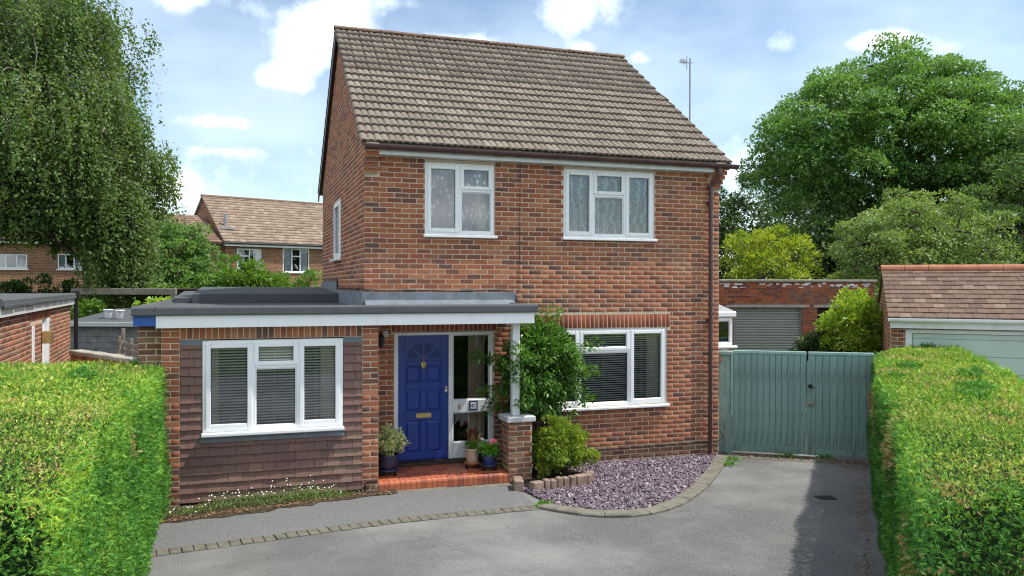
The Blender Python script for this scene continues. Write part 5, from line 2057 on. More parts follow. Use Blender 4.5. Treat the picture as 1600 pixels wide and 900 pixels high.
GB.put(courses(0, 5.5, 1.2, 3.05), (0, 5.5, 0), R(-90), 0, .5)
mw1 = Matrix.Translation(G1.location) @ Matrix.Rotation(-TH, 4, 'Z')
GB.finish(gw, mw1, 300)
MB().bbox(-.05, 4.90, -.06, 5.55, 3.062, 3.125, .012).build('coping', MAT['concrete'], G1)
for (a, b) in ((.62, 2.98), (3.10, 4.85)):
    MB().bbox(a, b, -.03, .10, 2.33, 2.405, .008).build('lintel', MAT['concrete'], G1)
prof = []
z = .02
while z < 2.33:
    prof += [(.115, z), (.100, z + .012), (.093, z + .035), (.100, z + .058), (.115, z + .070)]
    z += .0755
sh = bpy.data.objects.new('roller_shutter', None)
COL.objects.link(sh)
sh.parent = G1
z = .02
slp = [(.118, .0), (.100, .010), (.092, .035), (.100, .062), (.118, .073), (.125, .073), (.125, .0)]
sme = MB().prism(slp, DO1[0] + .03, DO1[1] - .03, 'x', r=.5).mesh('shutter_slat', MAT['grey_shutter'])
while z < 2.30:
    link('shutter_slat', sme, sh, (0, 0, z))
    z += .0755
MB().box(DO1[0] + .002, DO1[0] + .035, .07, .16, -.1, 2.33).box(DO1[1] - .035, DO1[1] - .002, .07, .16, -.1, 2.33).build('guide_rail', MAT['galvanised'], sh)
MB().box(DO2[0], DO2[1], .35, .38, -.1, 2.33).build('door', MAT['dark_timber'], G1)
wp = MB()
for _ in range(46):                           # flaking white paint under the coping
    x, z = rnd.uniform(.1, 4.7), 3.0 - abs(rnd.gauss(0, .06))
    if 2.85 < z < 3.05:
        w_, h_ = rnd.uniform(.05, .22), rnd.uniform(.015, .05)
        wp.add([(x, -.0055, z), (x + w_, -.0055, z + rnd.uniform(-.01, .01)), (x + w_ * .9, -.0055, z + h_), (x + w_ * .1, -.0055, z + h_ * .8)], [(0, 1, 2, 3)])
wp.build('flaking_paint', MAT['white_paint'], gw)['kind'] = 'stuff'
MB().bbox(.02, .18, -.10, 0, 2.62, 2.72, .01).build('security_light', MAT['black_plastic'], G1)

# small white lean-to porch on the flank of the house, seen past its corner
SP = thing('side_porch', 'small white lean-to with pale window on brick base past the house corner', 'porch', (6.0, 1.1, -.12))
MB().box(.005, .99, .0, 1.6, 0, 1.71).build('wall', MAT['mortar'], SP)
SB = Bricks([MAT['brick'], MAT['pale_brick']])
SB.put(courses(0, 1.0, .9, 1.70), (0, -.004, 0), 0, 0, matf=lambda x, z: rnd.choice((0, 1)))
SB.finish([c for c in SP.children if c.name.startswith('wall')][0] if SP.children else SP, None, 40)
w, ps = upvc_window(SP, .10, 1.0, 1.80, 2.32, -.01, [(.10, .62, 'fixed', 0), (.62, 1.0, 'fixed', 0)], sill=True, sill_over=.06)
room(w, .02, .98, 1.76, 2.36, .08, 1.4)
mb = MB().bbox(.02, 1.06, -.06, 1.65, 2.33, 2.44, .02)
mb.prism([(.0, 2.44), (1.02, 2.44), (.96, 2.47), (.0, 2.83)], -.04, 1.6, 'y')
mb.build('roof', MAT['white_upvc'], SP)

# ------------------------------------------------------------------ garage with clay-tiled roof beyond the hedge
G2R = -TH - R(21.7)
G2 = thing('garage', 'garage with mottled clay tiled roof and pale green up-and-over door', 'garage', (9.86, .20, -.15), G2R)
mw2 = Matrix.Translation(G2.location) @ Matrix.Rotation(G2R, 4, 'Z')
DG = (.36, 2.80, -.2, 2.14)
GW, GD, GEZ, GRIDGE = 3.3, 4.3, 2.37, 3.30
mb = MB()
wall_grid(mb, 0, GW, -.2, 2.30, .003, .22, [DG])
mb.prism([(.22, -.2), (GD, -.2), (GD, 2.30), (GD / 2, GRIDGE - .1), (.006, 2.30), (.22, 2.2)], .003, .2, 'x')
mb.box(GW - .2, GW, .22, GD, -.2, 2.3)
mb.box(.2, GW - .2, GD - .2, GD, -.2, 2.3)
g2w = mb.build('wall', MAT['mortar'], G2)
GB2 = Bricks([MAT['pale_brick'], MAT['brick']])
GB2.put(courses(0, GW, 1.0, 2.30, [DG]), (0, 0, 0), 0, 0, matf=lambda x, z: rnd.choice((0, 1)))
gsl = math.atan2(GRIDGE - GEZ, GD / 2 + .18)
GB2.put(courses(0, GD, 1.0, 3.2, xl=lambda z: (0, GD) if z < 2.3 else ((z - 2.3) / math.tan(gsl) + .02, GD - (z - 2.3) / math.tan(gsl) - .02)), (0, GD, 0), R(-90), 0, matf=lambda x, z: rnd.choice((0, 1)))
GB2.finish(g2w, mw2, 120)
# roof
mb = MB()
for sgn in (0, 1):
    P = []
    for h in (-.05, -.012):
        for (x, t) in ((-.05, 0), (GW + .15, 0), (GW + .15, 1), (-.05, 1)):
            y = -.18 + (GD / 2 + .18) * t - math.sin(gsl) * h
            P.append((x, y if not sgn else GD - y, GEZ + (GRIDGE - GEZ) * t + math.cos(gsl) * h))
    mb.add(P, [(0, 1, 2, 3), (4, 5, 6, 7), (0, 1, 5, 4), (1, 2, 6, 5), (3, 0, 4, 7), (2, 3, 7, 6)])
g2r = mb.build('roof', MAT['clay_tile'], G2)
gl_ = math.hypot(GD / 2 + .18, GRIDGE - GEZ)
nrow = 11
gg = gl_ / nrow
ct = MB().bbox(.0015, .1985, 0, gg + .05, -.004, .013, .003, r=0).mesh('roof_tile', MAT['clay_tile'])
for rw in range(nrow):
    x = -.06 - (.1 if rw % 2 else 0)
    while x < GW + .12:
        t = rw / nrow
        xs_ = max(x, -.06)
        o = link('roof_tile', ct, g2r, (xs_, -.19 + (GD / 2 + .18) * t, GEZ + (GRIDGE - GEZ) * t + .002 + rnd.uniform(0, .004)), (gsl - .075 + rnd.uniform(-.012, .012), rnd.uniform(-.012, .012), rnd.uniform(-.01, .01)), ((x + .2 - xs_) / .2, 1, 1))
        o['rnd'] = rnd.random()
        x += .20
x = -.07
while x < GW + .1:
    mb = MB()
    prof = [(.125 * math.cos(q), .105 * math.sin(q)) for q in np.linspace(-.2, math.pi + .2, 11)]
    mb.prism(prof + [(a * .85, b * .85) for (a, b) in prof[::-1]], x + .004, x + .446, 'x')
    o = mb.build('ridge_tile', MAT['clay_ridge'], g2r)
    o.location = (0, GD / 2, GRIDGE - .01)
    x += .45
mb = MB()
pr = [(.055 * math.cos(q), .055 * math.sin(q)) for q in np.linspace(math.pi, 2 * math.pi, 9)]
pr = [(-.055, .015)] + pr + [(.055, .015)]
pr += [(a * .9, b * .9) for (a, b) in pr[::-1]]
mb.prism([(-.235 + a, GEZ - .03 + b) for (a, b) in pr], -.06, GW + .1, 'x')
g2g = mb.build('gutter', MAT['white_upvc'], G2)
for x in (.28, 1.22, 2.16, 3.1):
    MB().prism([(-.235 + a * 1.12, GEZ - .03 + b * 1.12) for (a, b) in pr], x, x + .03, 'x').build('gutter_bracket', MAT['white_upvc'], g2g)
MB().box(-.02, GW + .05, -.155, -.13, GEZ - .20, GEZ - .04).box(-.02, GW + .05, -.13, -.002, GEZ - .195, GEZ - .185).build('fascia', MAT['white_paint'], G2)
MB().bbox(.245, .36, -.014, .10, -.1, 2.14, .006).bbox(DG[1], DG[1] + .11, -.014, .10, -.1, 2.14, .006).bbox(.36, DG[1], -.012, .10, 2.075, 2.14, .006).build('door_frame', MAT['white_paint'], G2)
gd = MB().box(.37, DG[1] - .01, .05, .06, -.1, 2.07).build('garage_door', MAT['green_door'], G2)
zz_ = [2.07, 1.97, 1.66, 1.35, 1.04, .73, .42, .11]
for (a, b) in zip(zz_[1:], zz_):
    MB().bbox(.372, DG[1] - .012, .030, .055, a + .004, b - .004, .006).build('door_panel', MAT['green_door'], gd)
MB().bbox(1.56, 1.63, .012, .032, 1.555, 1.615, .006).build('door_handle', MAT['brass'], gd)

# ------------------------------------------------------------------ left neighbour's flat-roofed garage, side on
LA, LB = Vector((-4.70, .10, 0)), Vector((-5.22, 7.73, 0))
LRZ = math.atan2((LB - LA).y, (LB - LA).x)
LL = (LB - LA).length
LG = thing('garage', 'flat-roofed brick garage with white door frames beyond the hedge on the birch side', 'garage', (LA.x, LA.y, 0), LRZ)
mwl = Matrix.Translation(LG.location) @ Matrix.Rotation(LRZ, 4, 'Z')
# local x runs away from the viewer along the wall, -y faces the drive
DL = (2.72, 2.98, -.1, 2.12)
DL2 = (3.78, 4.55, -.1, 2.19)
mb = MB()
wall_grid(mb, 0, LL, -.1, 2.40, .003, .22, [DL, DL2])
mb.box(.0, .2, .22, 4.0, -.1, 2.4)
mb.box(LL - .2, LL, .22, 4.0, -.1, 2.4)
mb.box(.2, LL - .2, 3.8, 4.0, -.1, 2.4)
lw = mb.build('wall', MAT['mortar'], LG)
LBk = Bricks([MAT['pale_brick'], MAT['brick']])
LBk.put(courses(0, LL, .9, 2.36, [DL, DL2, (2.55, 4.75, 2.19, 2.37)]), (0, 0, 0), 0, 0, matf=lambda x, z: rnd.choice((0, 1, 1)))
LBk.put(soldiers(2.55, 4.75, 2.19, 2.365), (0, 0, 0), 0, 1)
LBk.put(courses(0, 4.0, .9, 2.36), (0, 4.0, 0), R(-90), 0, .4)
LBk.finish(lw, mwl, 300)
MB().bbox(2.73, 2.97, -.006, .12, -.1, 2.11, .006).build('door_frame', MAT['white_upvc'], LG)
MB().bbox(4.28, 4.54, -.008, .12, -.1, 2.18, .006).build('door_frame', MAT['white_upvc'], LG)
MB().box(3.79, 4.28, .05, .09, -.1, 2.18).build('door', MAT['white_paint'], LG)
mb = MB().bbox(3.66, 3.80, -.16, -.006, 1.78, 1.99, .01)
mb.build('wall_lantern', MAT['brass'], LG)
MB().box(-.10, LL + .06, -.075, -.05, 2.365, 2.50).box(-.10, -.075, -.05, 4.1, 2.365, 2.50).build('fascia', MAT['grey_paint'], LG)
mb = MB()
mb.prism([(-.10, 2.50), (-.115, 2.52), (-.11, 2.585), (-.08, 2.61), (.25, 2.60), (4.15, 2.60), (4.15, 2.50)], -.14, LL + .10, 'x')
mb.build('flat_roof', MAT['felt'], LG)
for i in range(9):
    MB().bbox(i * .86 - .1, i * .86 + .70, -.122, -.098, 2.485 + rnd.uniform(-.008, .008), 2.53, .006).build('felt_edge', MAT['felt'], LG)
MB().tube([(LL + .02, -.10, -.1), (LL + .02, -.10, 2.62)], .045, 10).bbox(LL - .04, LL + .09, -.17, -.03, 2.52, 2.66, .01).build('drainpipe', MAT['black_plastic'], LG)

# ------------------------------------------------------------------ shed, pergola, trellis, low wall in the gap
SD = thing('shed', 'grey boarded shed with low felt roof and pale edge trim', 'shed', (-5.75, 10.65, -.1), -TH - R(1.5))
mb = MB().box(0, 2.6, .02, 2.4, -.1, 1.90)
sdw = mb.build('wall', MAT['dark_timber'], SD)
bm_ = MB().prism([(0, 0), (-.014, 0), (-.004, .155), (0, .155)], 0, 2.6, 'x', r=0).mesh('board', MAT['grey_timber'])
for i in range(13):
    o = link('board', bm_, sdw, (0, .018, i * .147 - .02))
    o['rnd'] = rnd.random()
MB().prism([(-.12, 1.955), (2.5, 2.22), (2.5, 2.17), (-.12, 1.905)], -.12, 2.72, 'x').build('roof', MAT['felt'], SD)
MB().bbox(-.14, 2.74, -.150, -.122, 1.85, 1.962, .006).build('roof_trim', MAT['grey_paint'], SD)
for (x, y, a, lb) in ((.62, .62, .3, 'white tapered tub on the shed roof nearest the drainpipe'), (.98, .50, -.2, 'white tapered tub on the shed roof, middle one of the row'), (1.50, .55, .5, 'white tapered tub on the shed roof nearest the bare stake')):
    p = Matrix.Translation(SD.location) @ Matrix.Rotation(-TH - R(1.5), 4, 'Z') @ Vector((x, y, 1.955 + .101 * (y + .12)))
    t = thing('plant_tub', lb, 'tub', tuple(p), -TH + a, 'white tubs on the shed roof')
    MB().lathe([(0, .0), (.055, .0), (.065, .02), (.095, .12), (.115, .20), (.122, .205), (.122, .225), (.108, .225), (.085, .12), (0, .11)], 0, 0, 0, 16).build('tub', MAT['gull_white'], t, smooth=True)
    MB().lathe([(0, -.01), (.10, -.01), (.105, .015), (.06, .02)], .0, -.02, 0, 12).build('saucer', MAT['galvanised'], t)
PG = thing('pergola', 'open lean-to with one long weathered beam over a dark recess', 'shelter', (-6.35, 14.0, -.1), -TH)
MB().bbox(0, 3.0, 0, .12, 2.60, 2.78, .01).build('beam', MAT['old_timber'], PG)
for x in (.02, 2.86):
    MB().bbox(x, x + .12, .0, .12, -.1, 2.60, .008).build('post', MAT['old_timber'], PG)
for i in range(7):
    MB().bbox(.1 + i * .45, .16 + i * .45, .12, 2.4, 2.64, 2.74, .006).build('rafter', MAT['dark_timber'], PG)
MB().box(.0, 3.0, .14, 2.4, 2.75, 2.78).box(0, 3.0, 2.4, 2.46, -.1, 2.70).build('panel', MAT['dark_timber'], PG)
LW = thing('garden_wall', 'low weathered brick wall with stone top behind the hedge', 'wall', (-4.95, 6.2, 0), math.atan2(3.52 - 6.2, -3.35 + 4.95))
L_ = math.hypot(2.68, 1.6)
lwb = MB().box(0, L_, .006, .2, -.2, 1.40).build('core', MAT['mortar'], LW)
mwq = Matrix.Translation(LW.location) @ Matrix.Rotation(LW.rotation_euler.z, 4, 'Z')
Bricks([MAT['pale_brick'], MAT['brick']]).put(courses(0, L_, .9, 1.40), (0, 0, 0), 0, 0, matf=lambda x, z: rnd.choice((0, 1))).finish(lwb, mwq, 120)
for i in range(8):
    o = MB().bbox(i * L_ / 8 + .004, (i + 1) * L_ / 8 - .004, -.03, .23, 1.40, 1.475 + rnd.uniform(-.012, .012), .015).build('coping_stone', MAT['concrete'], LW)
TR = thing('trellis_fence', 'short weathered slatted fence panel against the flat-roofed front room', 'fence', (-3.95, 5.4, 0), R(-70))
for i in range(6):
    MB().bbox(-.2, 1.6, .0, .018, 1.02 + i * .12, 1.10 + i * .12, .004).build('slat', MAT['old_timber'], TR)
for x in (-.2, .7, 1.55):
    MB().bbox(x, x + .06, .02, .07, -.1, 1.78, .005).build('post', MAT['old_timber'], TR)
ST = thing('stake', 'bare wooden stake with a drooping cord standing by the slatted fence', 'stake', (-3.87, 5.2, 0))
MB().tube([(0, 0, -.1), (.01, 0, 1.95)], .035, 7).build('pole', MAT['old_timber'], ST)
MB().tube([(0, -.03, 1.7), (-.05, -.05, 1.5), (-.13, -.05, 1.30)], .010, 5).build('cord', MAT['grey_paint'], ST)

# ------------------------------------------------------------------ the houses at the back


def simple_window(parent, x0, x1, z0, z1, y, mull, tr=None, seed=0):
    mb = MB()
    ring(mb, x0, x1, z0, z1, .06, y - .02, y + .05, .008)
    for mx in mull:
        mb.bbox(mx - .03, mx + .03, y - .018, y + .05, z0 + .06, z1 - .06, .006)
    if tr:
        mb.bbox(tr[0], tr[1], y - .016, y + .05, tr[2] - .03, tr[2] + .03, .006)
    w = mb.build('window', MAT['white_upvc'], parent)
    MB().add([(x0 + .05, y + .01, z0 + .05), (x1 - .05, y + .01, z0 + .05), (x1 - .05, y + .01, z1 - .05), (x0 + .05, y + .01, z1 - .05)], [(0, 1, 2, 3)]).build('pane', MAT['glass'], w)
    MB().bbox(x0 - .06, x1 + .06, y - .09, y - .0, z0 - .06, z0 - .002, .008).build('sill', MAT['white_upvc'], w)
    curtain(w, x0 + .06, x0 + (x1 - x0) * .36, z0 + .03, z1 - .03, y + .10, 'white_paint', 3, .02, seed=seed)
    curtain(w, x1 - (x1 - x0) * .30, x1 - .06, z0 + .03, z1 - .03, y + .10, 'white_paint', 3, .02, seed=seed + 1)
    MB().add([(x0, y + .2, z0), (x1, y + .2, z0), (x1, y + .2, z1), (x0, y + .2, z1)], [(0, 1, 2, 3)]).build('interior', MAT['dark_interior'], w)  # dark sheet behind the pane, colour standing in for an unlit room
    return w


def tiled_slope(parent, x0, x1, y0, z0, y1, z1, gauge, tw, mat_, name='roof_tiling', thick=.05):
    """a slope of tiles seen from far off: each tile still its own shape, one mesh"""
    sl_ = math.atan2(z1 - z0, y1 - y0)
    L_ = math.hypot(y1 - y0, z1 - z0)
    n = max(1, round(L_ / gauge))
    V, F, r = [], [], []
    for i in range(n):
        t0, t1 = i / n, (i + 1) / n + .15 / n
        x = x0 - (tw / 2 if i % 2 else 0)
        while x < x1:
            a, b = max(x, x0) + .004, min(x + tw, x1) - .004
            if b > a + .02:
                c = len(V)
                hh = thick + rnd.uniform(-.006, .006)
                for (xx, t, h) in ((a, t0, hh), (b, t0, hh), (b, t1, .01), (a, t1, .01), (a, t0, .0), (b, t0, .0)):
                    V.append((xx, y0 + (y1 - y0) * t - math.sin(sl_) * h, z0 + (z1 - z0) * t + math.cos(sl_) * h))
                F += [(c, c + 1, c + 2, c + 3), (c + 4, c + 5, c + 1, c)]
                q = rnd.random()
                r += [q, q]
            x += tw
    me = fast_mesh(name, np.array(V), np.array(F), mat_, None, np.array(r))
    o = link(name, me, parent)
    o['kind'] = 'stuff'
    return o


def house_block(t, x0, x1, d, ze, zr, wins, mat_roof, over=.25, name='main', gable_mat=None):
    mb = MB()
    ry = d / 2
    wall_grid(mb, x0, x1, -.3, ze - .05, 0, .25, wins)
    mb.prism([(.25, -.3), (d, -.3), (d, ze - .05), (ry, zr - .15), (.0, ze - .05), (.25, ze - .1)], x0, x0 + .25, 'x')
    mb.prism([(.25, -.3), (d, -.3), (d, ze - .05), (ry, zr - .15), (.0, ze - .05), (.25, ze - .1)], x1 - .25, x1, 'x')
    mb.box(x0 + .25, x1 - .25, d - .25, d, -.3, ze - .05)
    mb.build('wall', MAT['far_brickwork'], t)
    rb = MB()
    rb.prism([(-over, ze - .03), (ry, zr - .03), (d + over, ze - .03), (d + over, ze - .13), (ry, zr - .13), (-over, ze - .13)], x0 - .12, x1 + .12, 'x')
    rf = rb.build('roof', MAT[mat_roof], t)
    tiled_slope(rf, x0 - .14, x1 + .14, -over - .03, ze - .03, ry, zr - .03, .26, .30, MAT[mat_roof], thick=.045)
    n = max(2, int((x1 - x0) / .45))
    for i in range(n):
        a = x0 - .14 + (x1 - x0 + .28) * i / n
        b = x0 - .14 + (x1 - x0 + .28) * (i + 1) / n
        MB().prism([(ry + .13 * math.cos(q), zr - .05 + .10 * math.sin(q)) for q in np.linspace(-.2, math.pi + .2, 7)], a + .006, b - .006, 'x').build('ridge_tile', MAT['ridge_tile'], rf)
    MB().box(x0 - .1, x1 + .1, -over - .02, -over + .01, ze - .24, ze - .06).box(x0 - .1, x1 + .1, -over + .01, -.002, ze - .24, ze - .22).build('fascia', MAT['white_paint'], t)
    MB().tube([(x0 - .1, -over - .07, ze - .08), (x1 + .1, -over - .07, ze - .08)], .055, 8).build('gutter', MAT['black_plastic'], t)
    return rf


plain('far_tile_light', (.34, .22, .13), .92, .2, .3, 5)
k = Mt('far_tile')
c = k.ramp(k.rnd(), [(0, (.27, .20, .148)), (.4, (.32, .24, .178)), (.7, (.225, .165, .125)), (.9, (.37, .285, .215))])
k.col(c).rough(.92, .2)
k = Mt('far_tile_red')
c = k.ramp(k.rnd(), [(0, (.22, .135, .105)), (.4, (.26, .165, .125)), (.7, (.185, .115, .09)), (.9, (.30, .20, .155))])
k.col(c).rough(.92, .2)

NR_RZ = R(21.3)
NH = thing('house', 'brick house with brown tiled roof and white windows behind the laurels', 'house', (-3.88, 33.23, -.1), NR_RZ)
wins = [(2.05, 3.42, 3.75, 4.85), (4.65, 6.25, 3.60, 4.95)]
house_block(NH, 1.40, 12.0, 6.6, 5.2, 7.95, wins, 'far_tile')
simple_window(NH, *wins[0], .03, [2.75], (2.11, 2.72, 4.45), 30)
simple_window(NH, *wins[1], .03, [5.20, 5.7], (5.23, 5.67, 4.5), 32)
MB().tube([(1.75, .9, 5.4), (1.75, .9, 6.75)], .09, 10).bbox(1.4, 2.1, .55, 1.2, 5.90, 5.98, .01).build('flue', MAT['galvanised'], NH)
# lower wing, slightly set back, joined on
mb = MB()
mb.box(-1.2, 1.395, .2, 5.5, -.3, 5.1)
mb.build('wing_wall', MAT['far_brickwork'], NH)
rb = MB()
rb.prism([(-.05, 5.14), (3.0, 6.75), (6.0, 5.14), (6.0, 5.04), (3.0, 6.65), (-.05, 5.04)], -1.3, 1.27, 'x')
wr = rb.build('wing_roof', MAT['far_tile_red'], NH)
tiled_slope(wr, -1.32, 1.25, -.08, 5.14, 3.0, 6.75, .26, .30, MAT['far_tile_red'], thick=.045)
MB().tube([(1.2, 3.3, 7.4), (1.2, 3.3, 8.3)], .015, 5).tube([(.5, 3.3, 8.35), (1.5, 3.3, 8.05)], .012, 5).build('aerial', MAT['galvanised'], NH)

LH = thing('house', 'long brick house with small white windows half hidden behind the weeping birch', 'house', (-15.2, 31.0, -.1), R(6))
wins = [(2.6, 3.9, 3.62, 4.3), (5.15, 6.2, 3.62, 4.35), (1.0, 2.0, 3.6, 4.35)]
house_block(LH, -1.0, 8.0, 6.6, 5.05, 7.2, wins, 'far_tile_red')
for i, q in enumerate(wins):
    simple_window(LH, *q, .03, [q[0] + (q[1] - q[0]) / 3, q[0] + (q[1] - q[0]) * 2 / 3], None, 40 + 2 * i)
for x in (.35, 7.4):
    MB().tube([(x, -.06, -.2), (x, -.06, 4.95)], .05, 8).build('drainpipe', MAT['black_plastic'], LH)

# telephone wire from the gable up and away
tw_ = MB()
a, b = Vector((-.10, 3.0, 7.15)), Vector((-7.0, 12.0, 19.0))
tw_.tube([a.lerp(b, i / 12) + Vector((0, 0, -.5 * math.sin(math.pi * i / 12))) for i in range(13)], .0045, 5)
o = tw_.build('telephone_wire', MAT['galvanised'])
tag(o, 'thin pale telephone wire running up from the gable of the brick house', 'wire')

# ------------------------------------------------------------------ trees


def weeping(label, base, crown_c, rad, seed):
    """weeping birch: arching limbs, each hung with long leafy strings"""
    global rng
    rng = np.random.default_rng(seed)
    t = thing('weeping_birch', label, 'tree', base)
    o = np.array(base)
    g = rng
    # ends of arching boughs over an uneven dome
    nb_ = 600
    u = rand_dirs(nb_ * 2, g)
    u[:, 2] = np.abs(u[:, 2]) * 1.25 - .62
    u = unit(u)[:nb_]
    k1, k2 = rand_dirs(1, g)[0], rand_dirs(1, g)[0]
    f = 1 + .12 * np.sin(u @ k1 * 6) + .10 * np.sin(u @ k2 * 9)
    rr_ = (.45 + .55 * g.random(nb_) ** .5) * f
    C = np.array(crown_c) + u * rr_[:, None] * np.array(rad)
    C[:, :2] = np.array(crown_c)[:2] + (C[:, :2] - np.array(crown_c)[:2]) * (1 - .30 * np.clip((6.6 - C[:, 2]) / 3.0, 0, 1))[:, None]
    tr_ = np.array(base)[None, :] + np.column_stack([g.normal(-.15, .40, 60), g.normal(-.55, .30, 60), g.uniform(3.9, 5.6, 60)])
    C = np.concatenate([C, tr_])
    nb_ = len(C)
    # strings: several from each bough end
    per = 13
    S0 = np.repeat(C, per, 0) + g.normal(size=(nb_ * per, 3)) * np.array([.23, .23, .16])
    ns = len(S0)
    ln = g.uniform(.6, 2.4, ns) * np.where(g.random(ns) < .12, 1.35, 1)
    low = 3.9
    ln = np.where(np.arange(ns) >= ns - 60 * per, g.uniform(1.2, 2.3, ns), np.minimum(ln, np.maximum(.25, S0[:, 2] - low - g.uniform(0, 1.5, ns))))
    outd = unit(np.column_stack([S0[:, :2] - np.array(crown_c)[:2], np.zeros(ns)]))
    sway = g.normal(size=(ns, 2)) * .10
    lp = 27
    idx = np.repeat(np.arange(ns), lp)
    q = g.random(len(idx))
    z = q * ln[idx]
    P = S0[idx].copy()
    P[:, 2] -= z
    P[:, :2] += outd[idx, :2] * (.28 * np.sqrt(np.clip(z, 0, 1)))[:, None] + sway[idx] * z[:, None]
    P += g.normal(size=P.shape) * np.array([.055, .055, .03])
    n = len(P)
    D = unit(g.normal(size=(n, 3)) * np.array([.8, .8, .4]) + np.array([0, 0, -.65]) + outd[idx] * .3)
    N = unit(outd[idx] * .7 + rand_dirs(n, g) * .8 + np.array([0, 0, .35]))
    tone = np.repeat(g.random(nb_), per) * .75 + .25 * g.random(ns)
    r = np.clip(.55 * tone[idx] + .45 * g.random(n), 0, .999)
    leaves_obj('crown', P, D, N, .108 * g.uniform(.6, 1.3, n), 'birch_leaf', t, r, .62, origin=o)
    mb = MB()
    top = Vector(crown_c) + Vector((0, 0, rad[2] * .7))
    b0 = Vector(base)
    lead = limb(mb, b0 - Vector((0, 0, .2)), top, .10, .02, 0, 9, 3, 9)
    for i in range(0, nb_, 4):
        s_ = lead[g.integers(3, len(lead))]
        limb(mb, s_, C[i], .05, .012, .12, 6, i, 5)
    # the strings themselves, thin
    for i in range(0, ns, 4):
        p = Vector(S0[i])
        e = Vector((S0[i][0] + outd[i][0] * .28 + sway[i][0] * ln[i], S0[i][1] + outd[i][1] * .28 + sway[i][1] * ln[i], S0[i][2] - ln[i]))
        mid_ = p.lerp(e, .4) + Vector((outd[i][0] * .12, outd[i][1] * .12, 0))
        mb.tube([p, mid_, e], [.007, .005, .003], 3, caps=False)
    mb.v = [(x - base[0], y - base[1], z - base[2]) for (x, y, z) in mb.v]
    mb.build('trunk', MAT['birch_bark'], t)


def at(u_, v_, d_):
    p = CAM + (fwd + right * ((u_ - 800) / 1253.8) - up * ((v_ - 450) / 1253.8)) * d_
    return p


# positions worked out from distance, then fixed on the ground
weeping('tall weeping birch with hanging strings of leaves over the brick garage', (-5.15, 15.0, -.1), (-7.8, 15.7, 7.3), (3.45, 3.1, 5.3), 61)
tree('oak_tree', 'huge spreading oak filling the sky beside the house roof', (35.0, 26.3, -.2), (35.5, 26.3, 9.7), (9.7, 7.5, 6.55), 760, 1.0, 250, .21, 'oak_leaf', .55, seed=71, fork=(35.1, 26.4, 4.6), lo=.36, lump=.05,
     limbs=70, zmin=3.4, flat=.55, spread=.5, up=.6)
tree('background_tree', 'mid green fine-leaved tree at the edge of the picture beside the oak', (34.0, 16.0, -.2), (33.6, 15.6, 5.6), (4.0, 3.6, 4.0), 130, .85, 240, .20, 'fine_leaf', .28, seed=73, lump=.14, aspect=.4)
tree('background_tree', 'dark thick tree between the clay-tiled garage and the fine-leaved tree', (37.5, 20.5, -.2), (37.0, 20.0, 4.6), (5.2, 3.5, 4.4), 110, 1.1, 200, .26, 'dark_leaf', .3, seed=74)
tree('apple_tree', 'broad grey green fruit tree rising behind the clay-tiled garage roof', (19.9, 9.6, -.2), (19.75, 9.5, 3.35), (3.05, 2.6, 2.35), 190, .52, 200, .125, 'apple_leaf', .16, seed=75, lump=.13, zmin=1.4, aspect=.5)
shrub('golden_bush', 'golden yellow leafy bush above the coping of the flat-roofed garage', (15.2, 11.2, -.2), (15.2, 11.2, 2.9), (1.62, 1.4, 1.95), 120, .30, 110, .17, 'gold_leaf', 10, 76, .30, lump=.10, up=.5, stem_r=.03)
tree('background_tree', 'dark green tree just showing past the house corner and downpipe', (19.3, 18.6, -.2), (19.1, 18.4, 3.6), (2.1, 2.0, 3.0), 90, .6, 170, .17, 'dark_leaf', .2, seed=77)
tree('background_tree', 'dark low tree filling the gap under the oak crown', (26.5, 22.0, -.2), (26.5, 22.0, 3.2), (4.6, 3.0, 3.2), 120, .9, 170, .24, 'dark_leaf', .25, seed=78)
shrub('privet_bush', 'bright yellow green bush beside the clay-tiled garage', (11.25, 2.75, -.15), (11.2, 2.75, 1.55), (.62, .60, 1.15), 120, .20, 90, .085, 'privet_leaf', 9, 79, .5, lump=.14, up=.5, stem_r=.02)
shrub('laurel_bush', 'dark glossy bush in the shadow beside the roller shutter garage', (10.85, 3.2, -.15), (10.75, 3.2, .95), (.55, .45, .75), 60, .19, 70, .11, 'dark_leaf', 7, 80, .45, stem_r=.02)
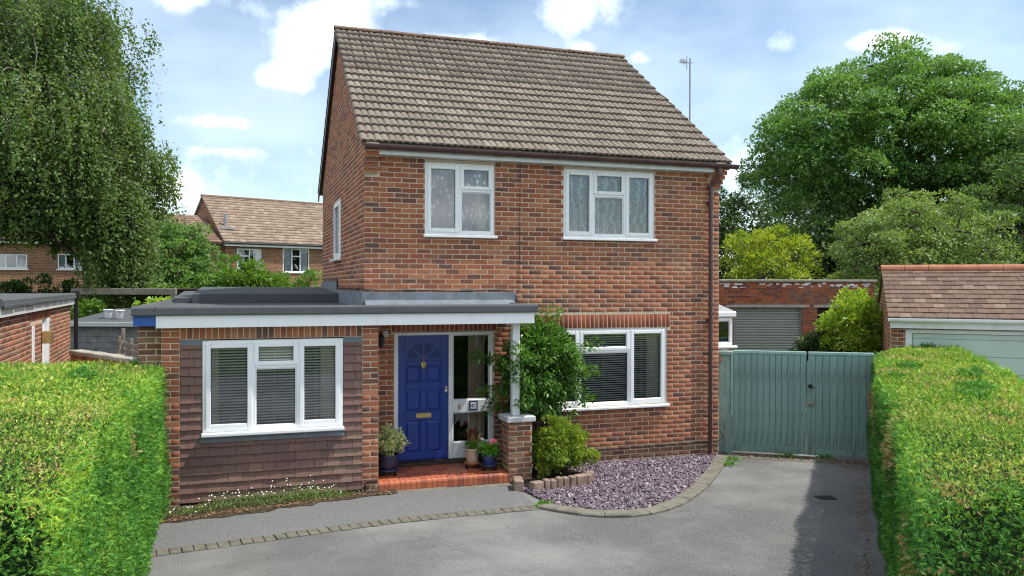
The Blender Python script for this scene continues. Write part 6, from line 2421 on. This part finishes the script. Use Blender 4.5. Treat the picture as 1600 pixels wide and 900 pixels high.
tree('background_tree', 'rounded small tree between the birch and the laurels', (-4.6, 24.0, -.1), (-4.6, 23.9, 3.2), (2.1, 1.7, 2.15), 140, .48, 180, .14, 'oak_leaf', .14, seed=81, lump=.16)
tree('background_tree', 'pale tree peeping over the rounded small tree by the far roof', (-6.0, 29.5, -.1), (-6.0, 29.5, 4.6), (1.3, 1.2, 1.9), 60, .5, 150, .14, 'fine_leaf', .12, seed=82)
shrub('laurel_bush', 'bright glossy laurel in front of the far brick house', (-1.7, 20.0, -.1), (-1.65, 19.9, 2.35), (1.75, 1.2, 1.35), 130, .36, 100, .16, 'laurel_leaf', 9, 83, .42, lump=.12, up=.5, stem_r=.03)
shrub('laurel_bush', 'small round green bush against the far house beside the flank wall', (.62, 19.2, -.1), (.62, 19.2, 2.3), (.70, .7, .92), 60, .24, 90, .12, 'laurel_leaf', 6, 84, .42, up=.5, stem_r=.03)
shrub('ivy_bank', 'dark ivy along the top of the far garden boundary', (-8.5, 18.9, -.1), (-8.2, 18.8, 2.2), (3.6, .5, .72), 150, .25, 90, .12, 'dark_leaf', 8, 85, .6, up=.5, stem_r=.02, zmin=1.6)
shrub('ivy_bank', 'light ivy tufts over the long weathered beam', (-4.7, 17.5, -.1), (-4.7, 17.5, 2.35), (1.3, .5, .55), 60, .2, 70, .11, 'laurel_leaf', 6, 86, .5, up=.5, stem_r=.02)
shrub('laurel_bush', 'leafy bush beside the drainpipe under the long beam', (-5.72, 12.9, -.1), (-5.72, 12.9, 1.9), (.42, .35, .50), 30, .16, 70, .10, 'laurel_leaf', 5, 87, .5, up=.5)
shrub('sapling', 'thin pale green sapling rising at the corner of the flat roof', (-3.62, 9.0, -.1), (-3.62, 9.0, 2.15), (.42, .35, .30), 26, .12, 26, .10, 'privet_leaf', 6, 88, .6, up=.5)
tree('background_tree', 'far tree belt piece closing the view behind the roller shutter garage', (20.5, 26.0, -.2), (20.5, 26.0, 3.0), (4.5, 2.5, 3.0), 90, .9, 150, .24, 'dark_leaf', .2, seed=89)
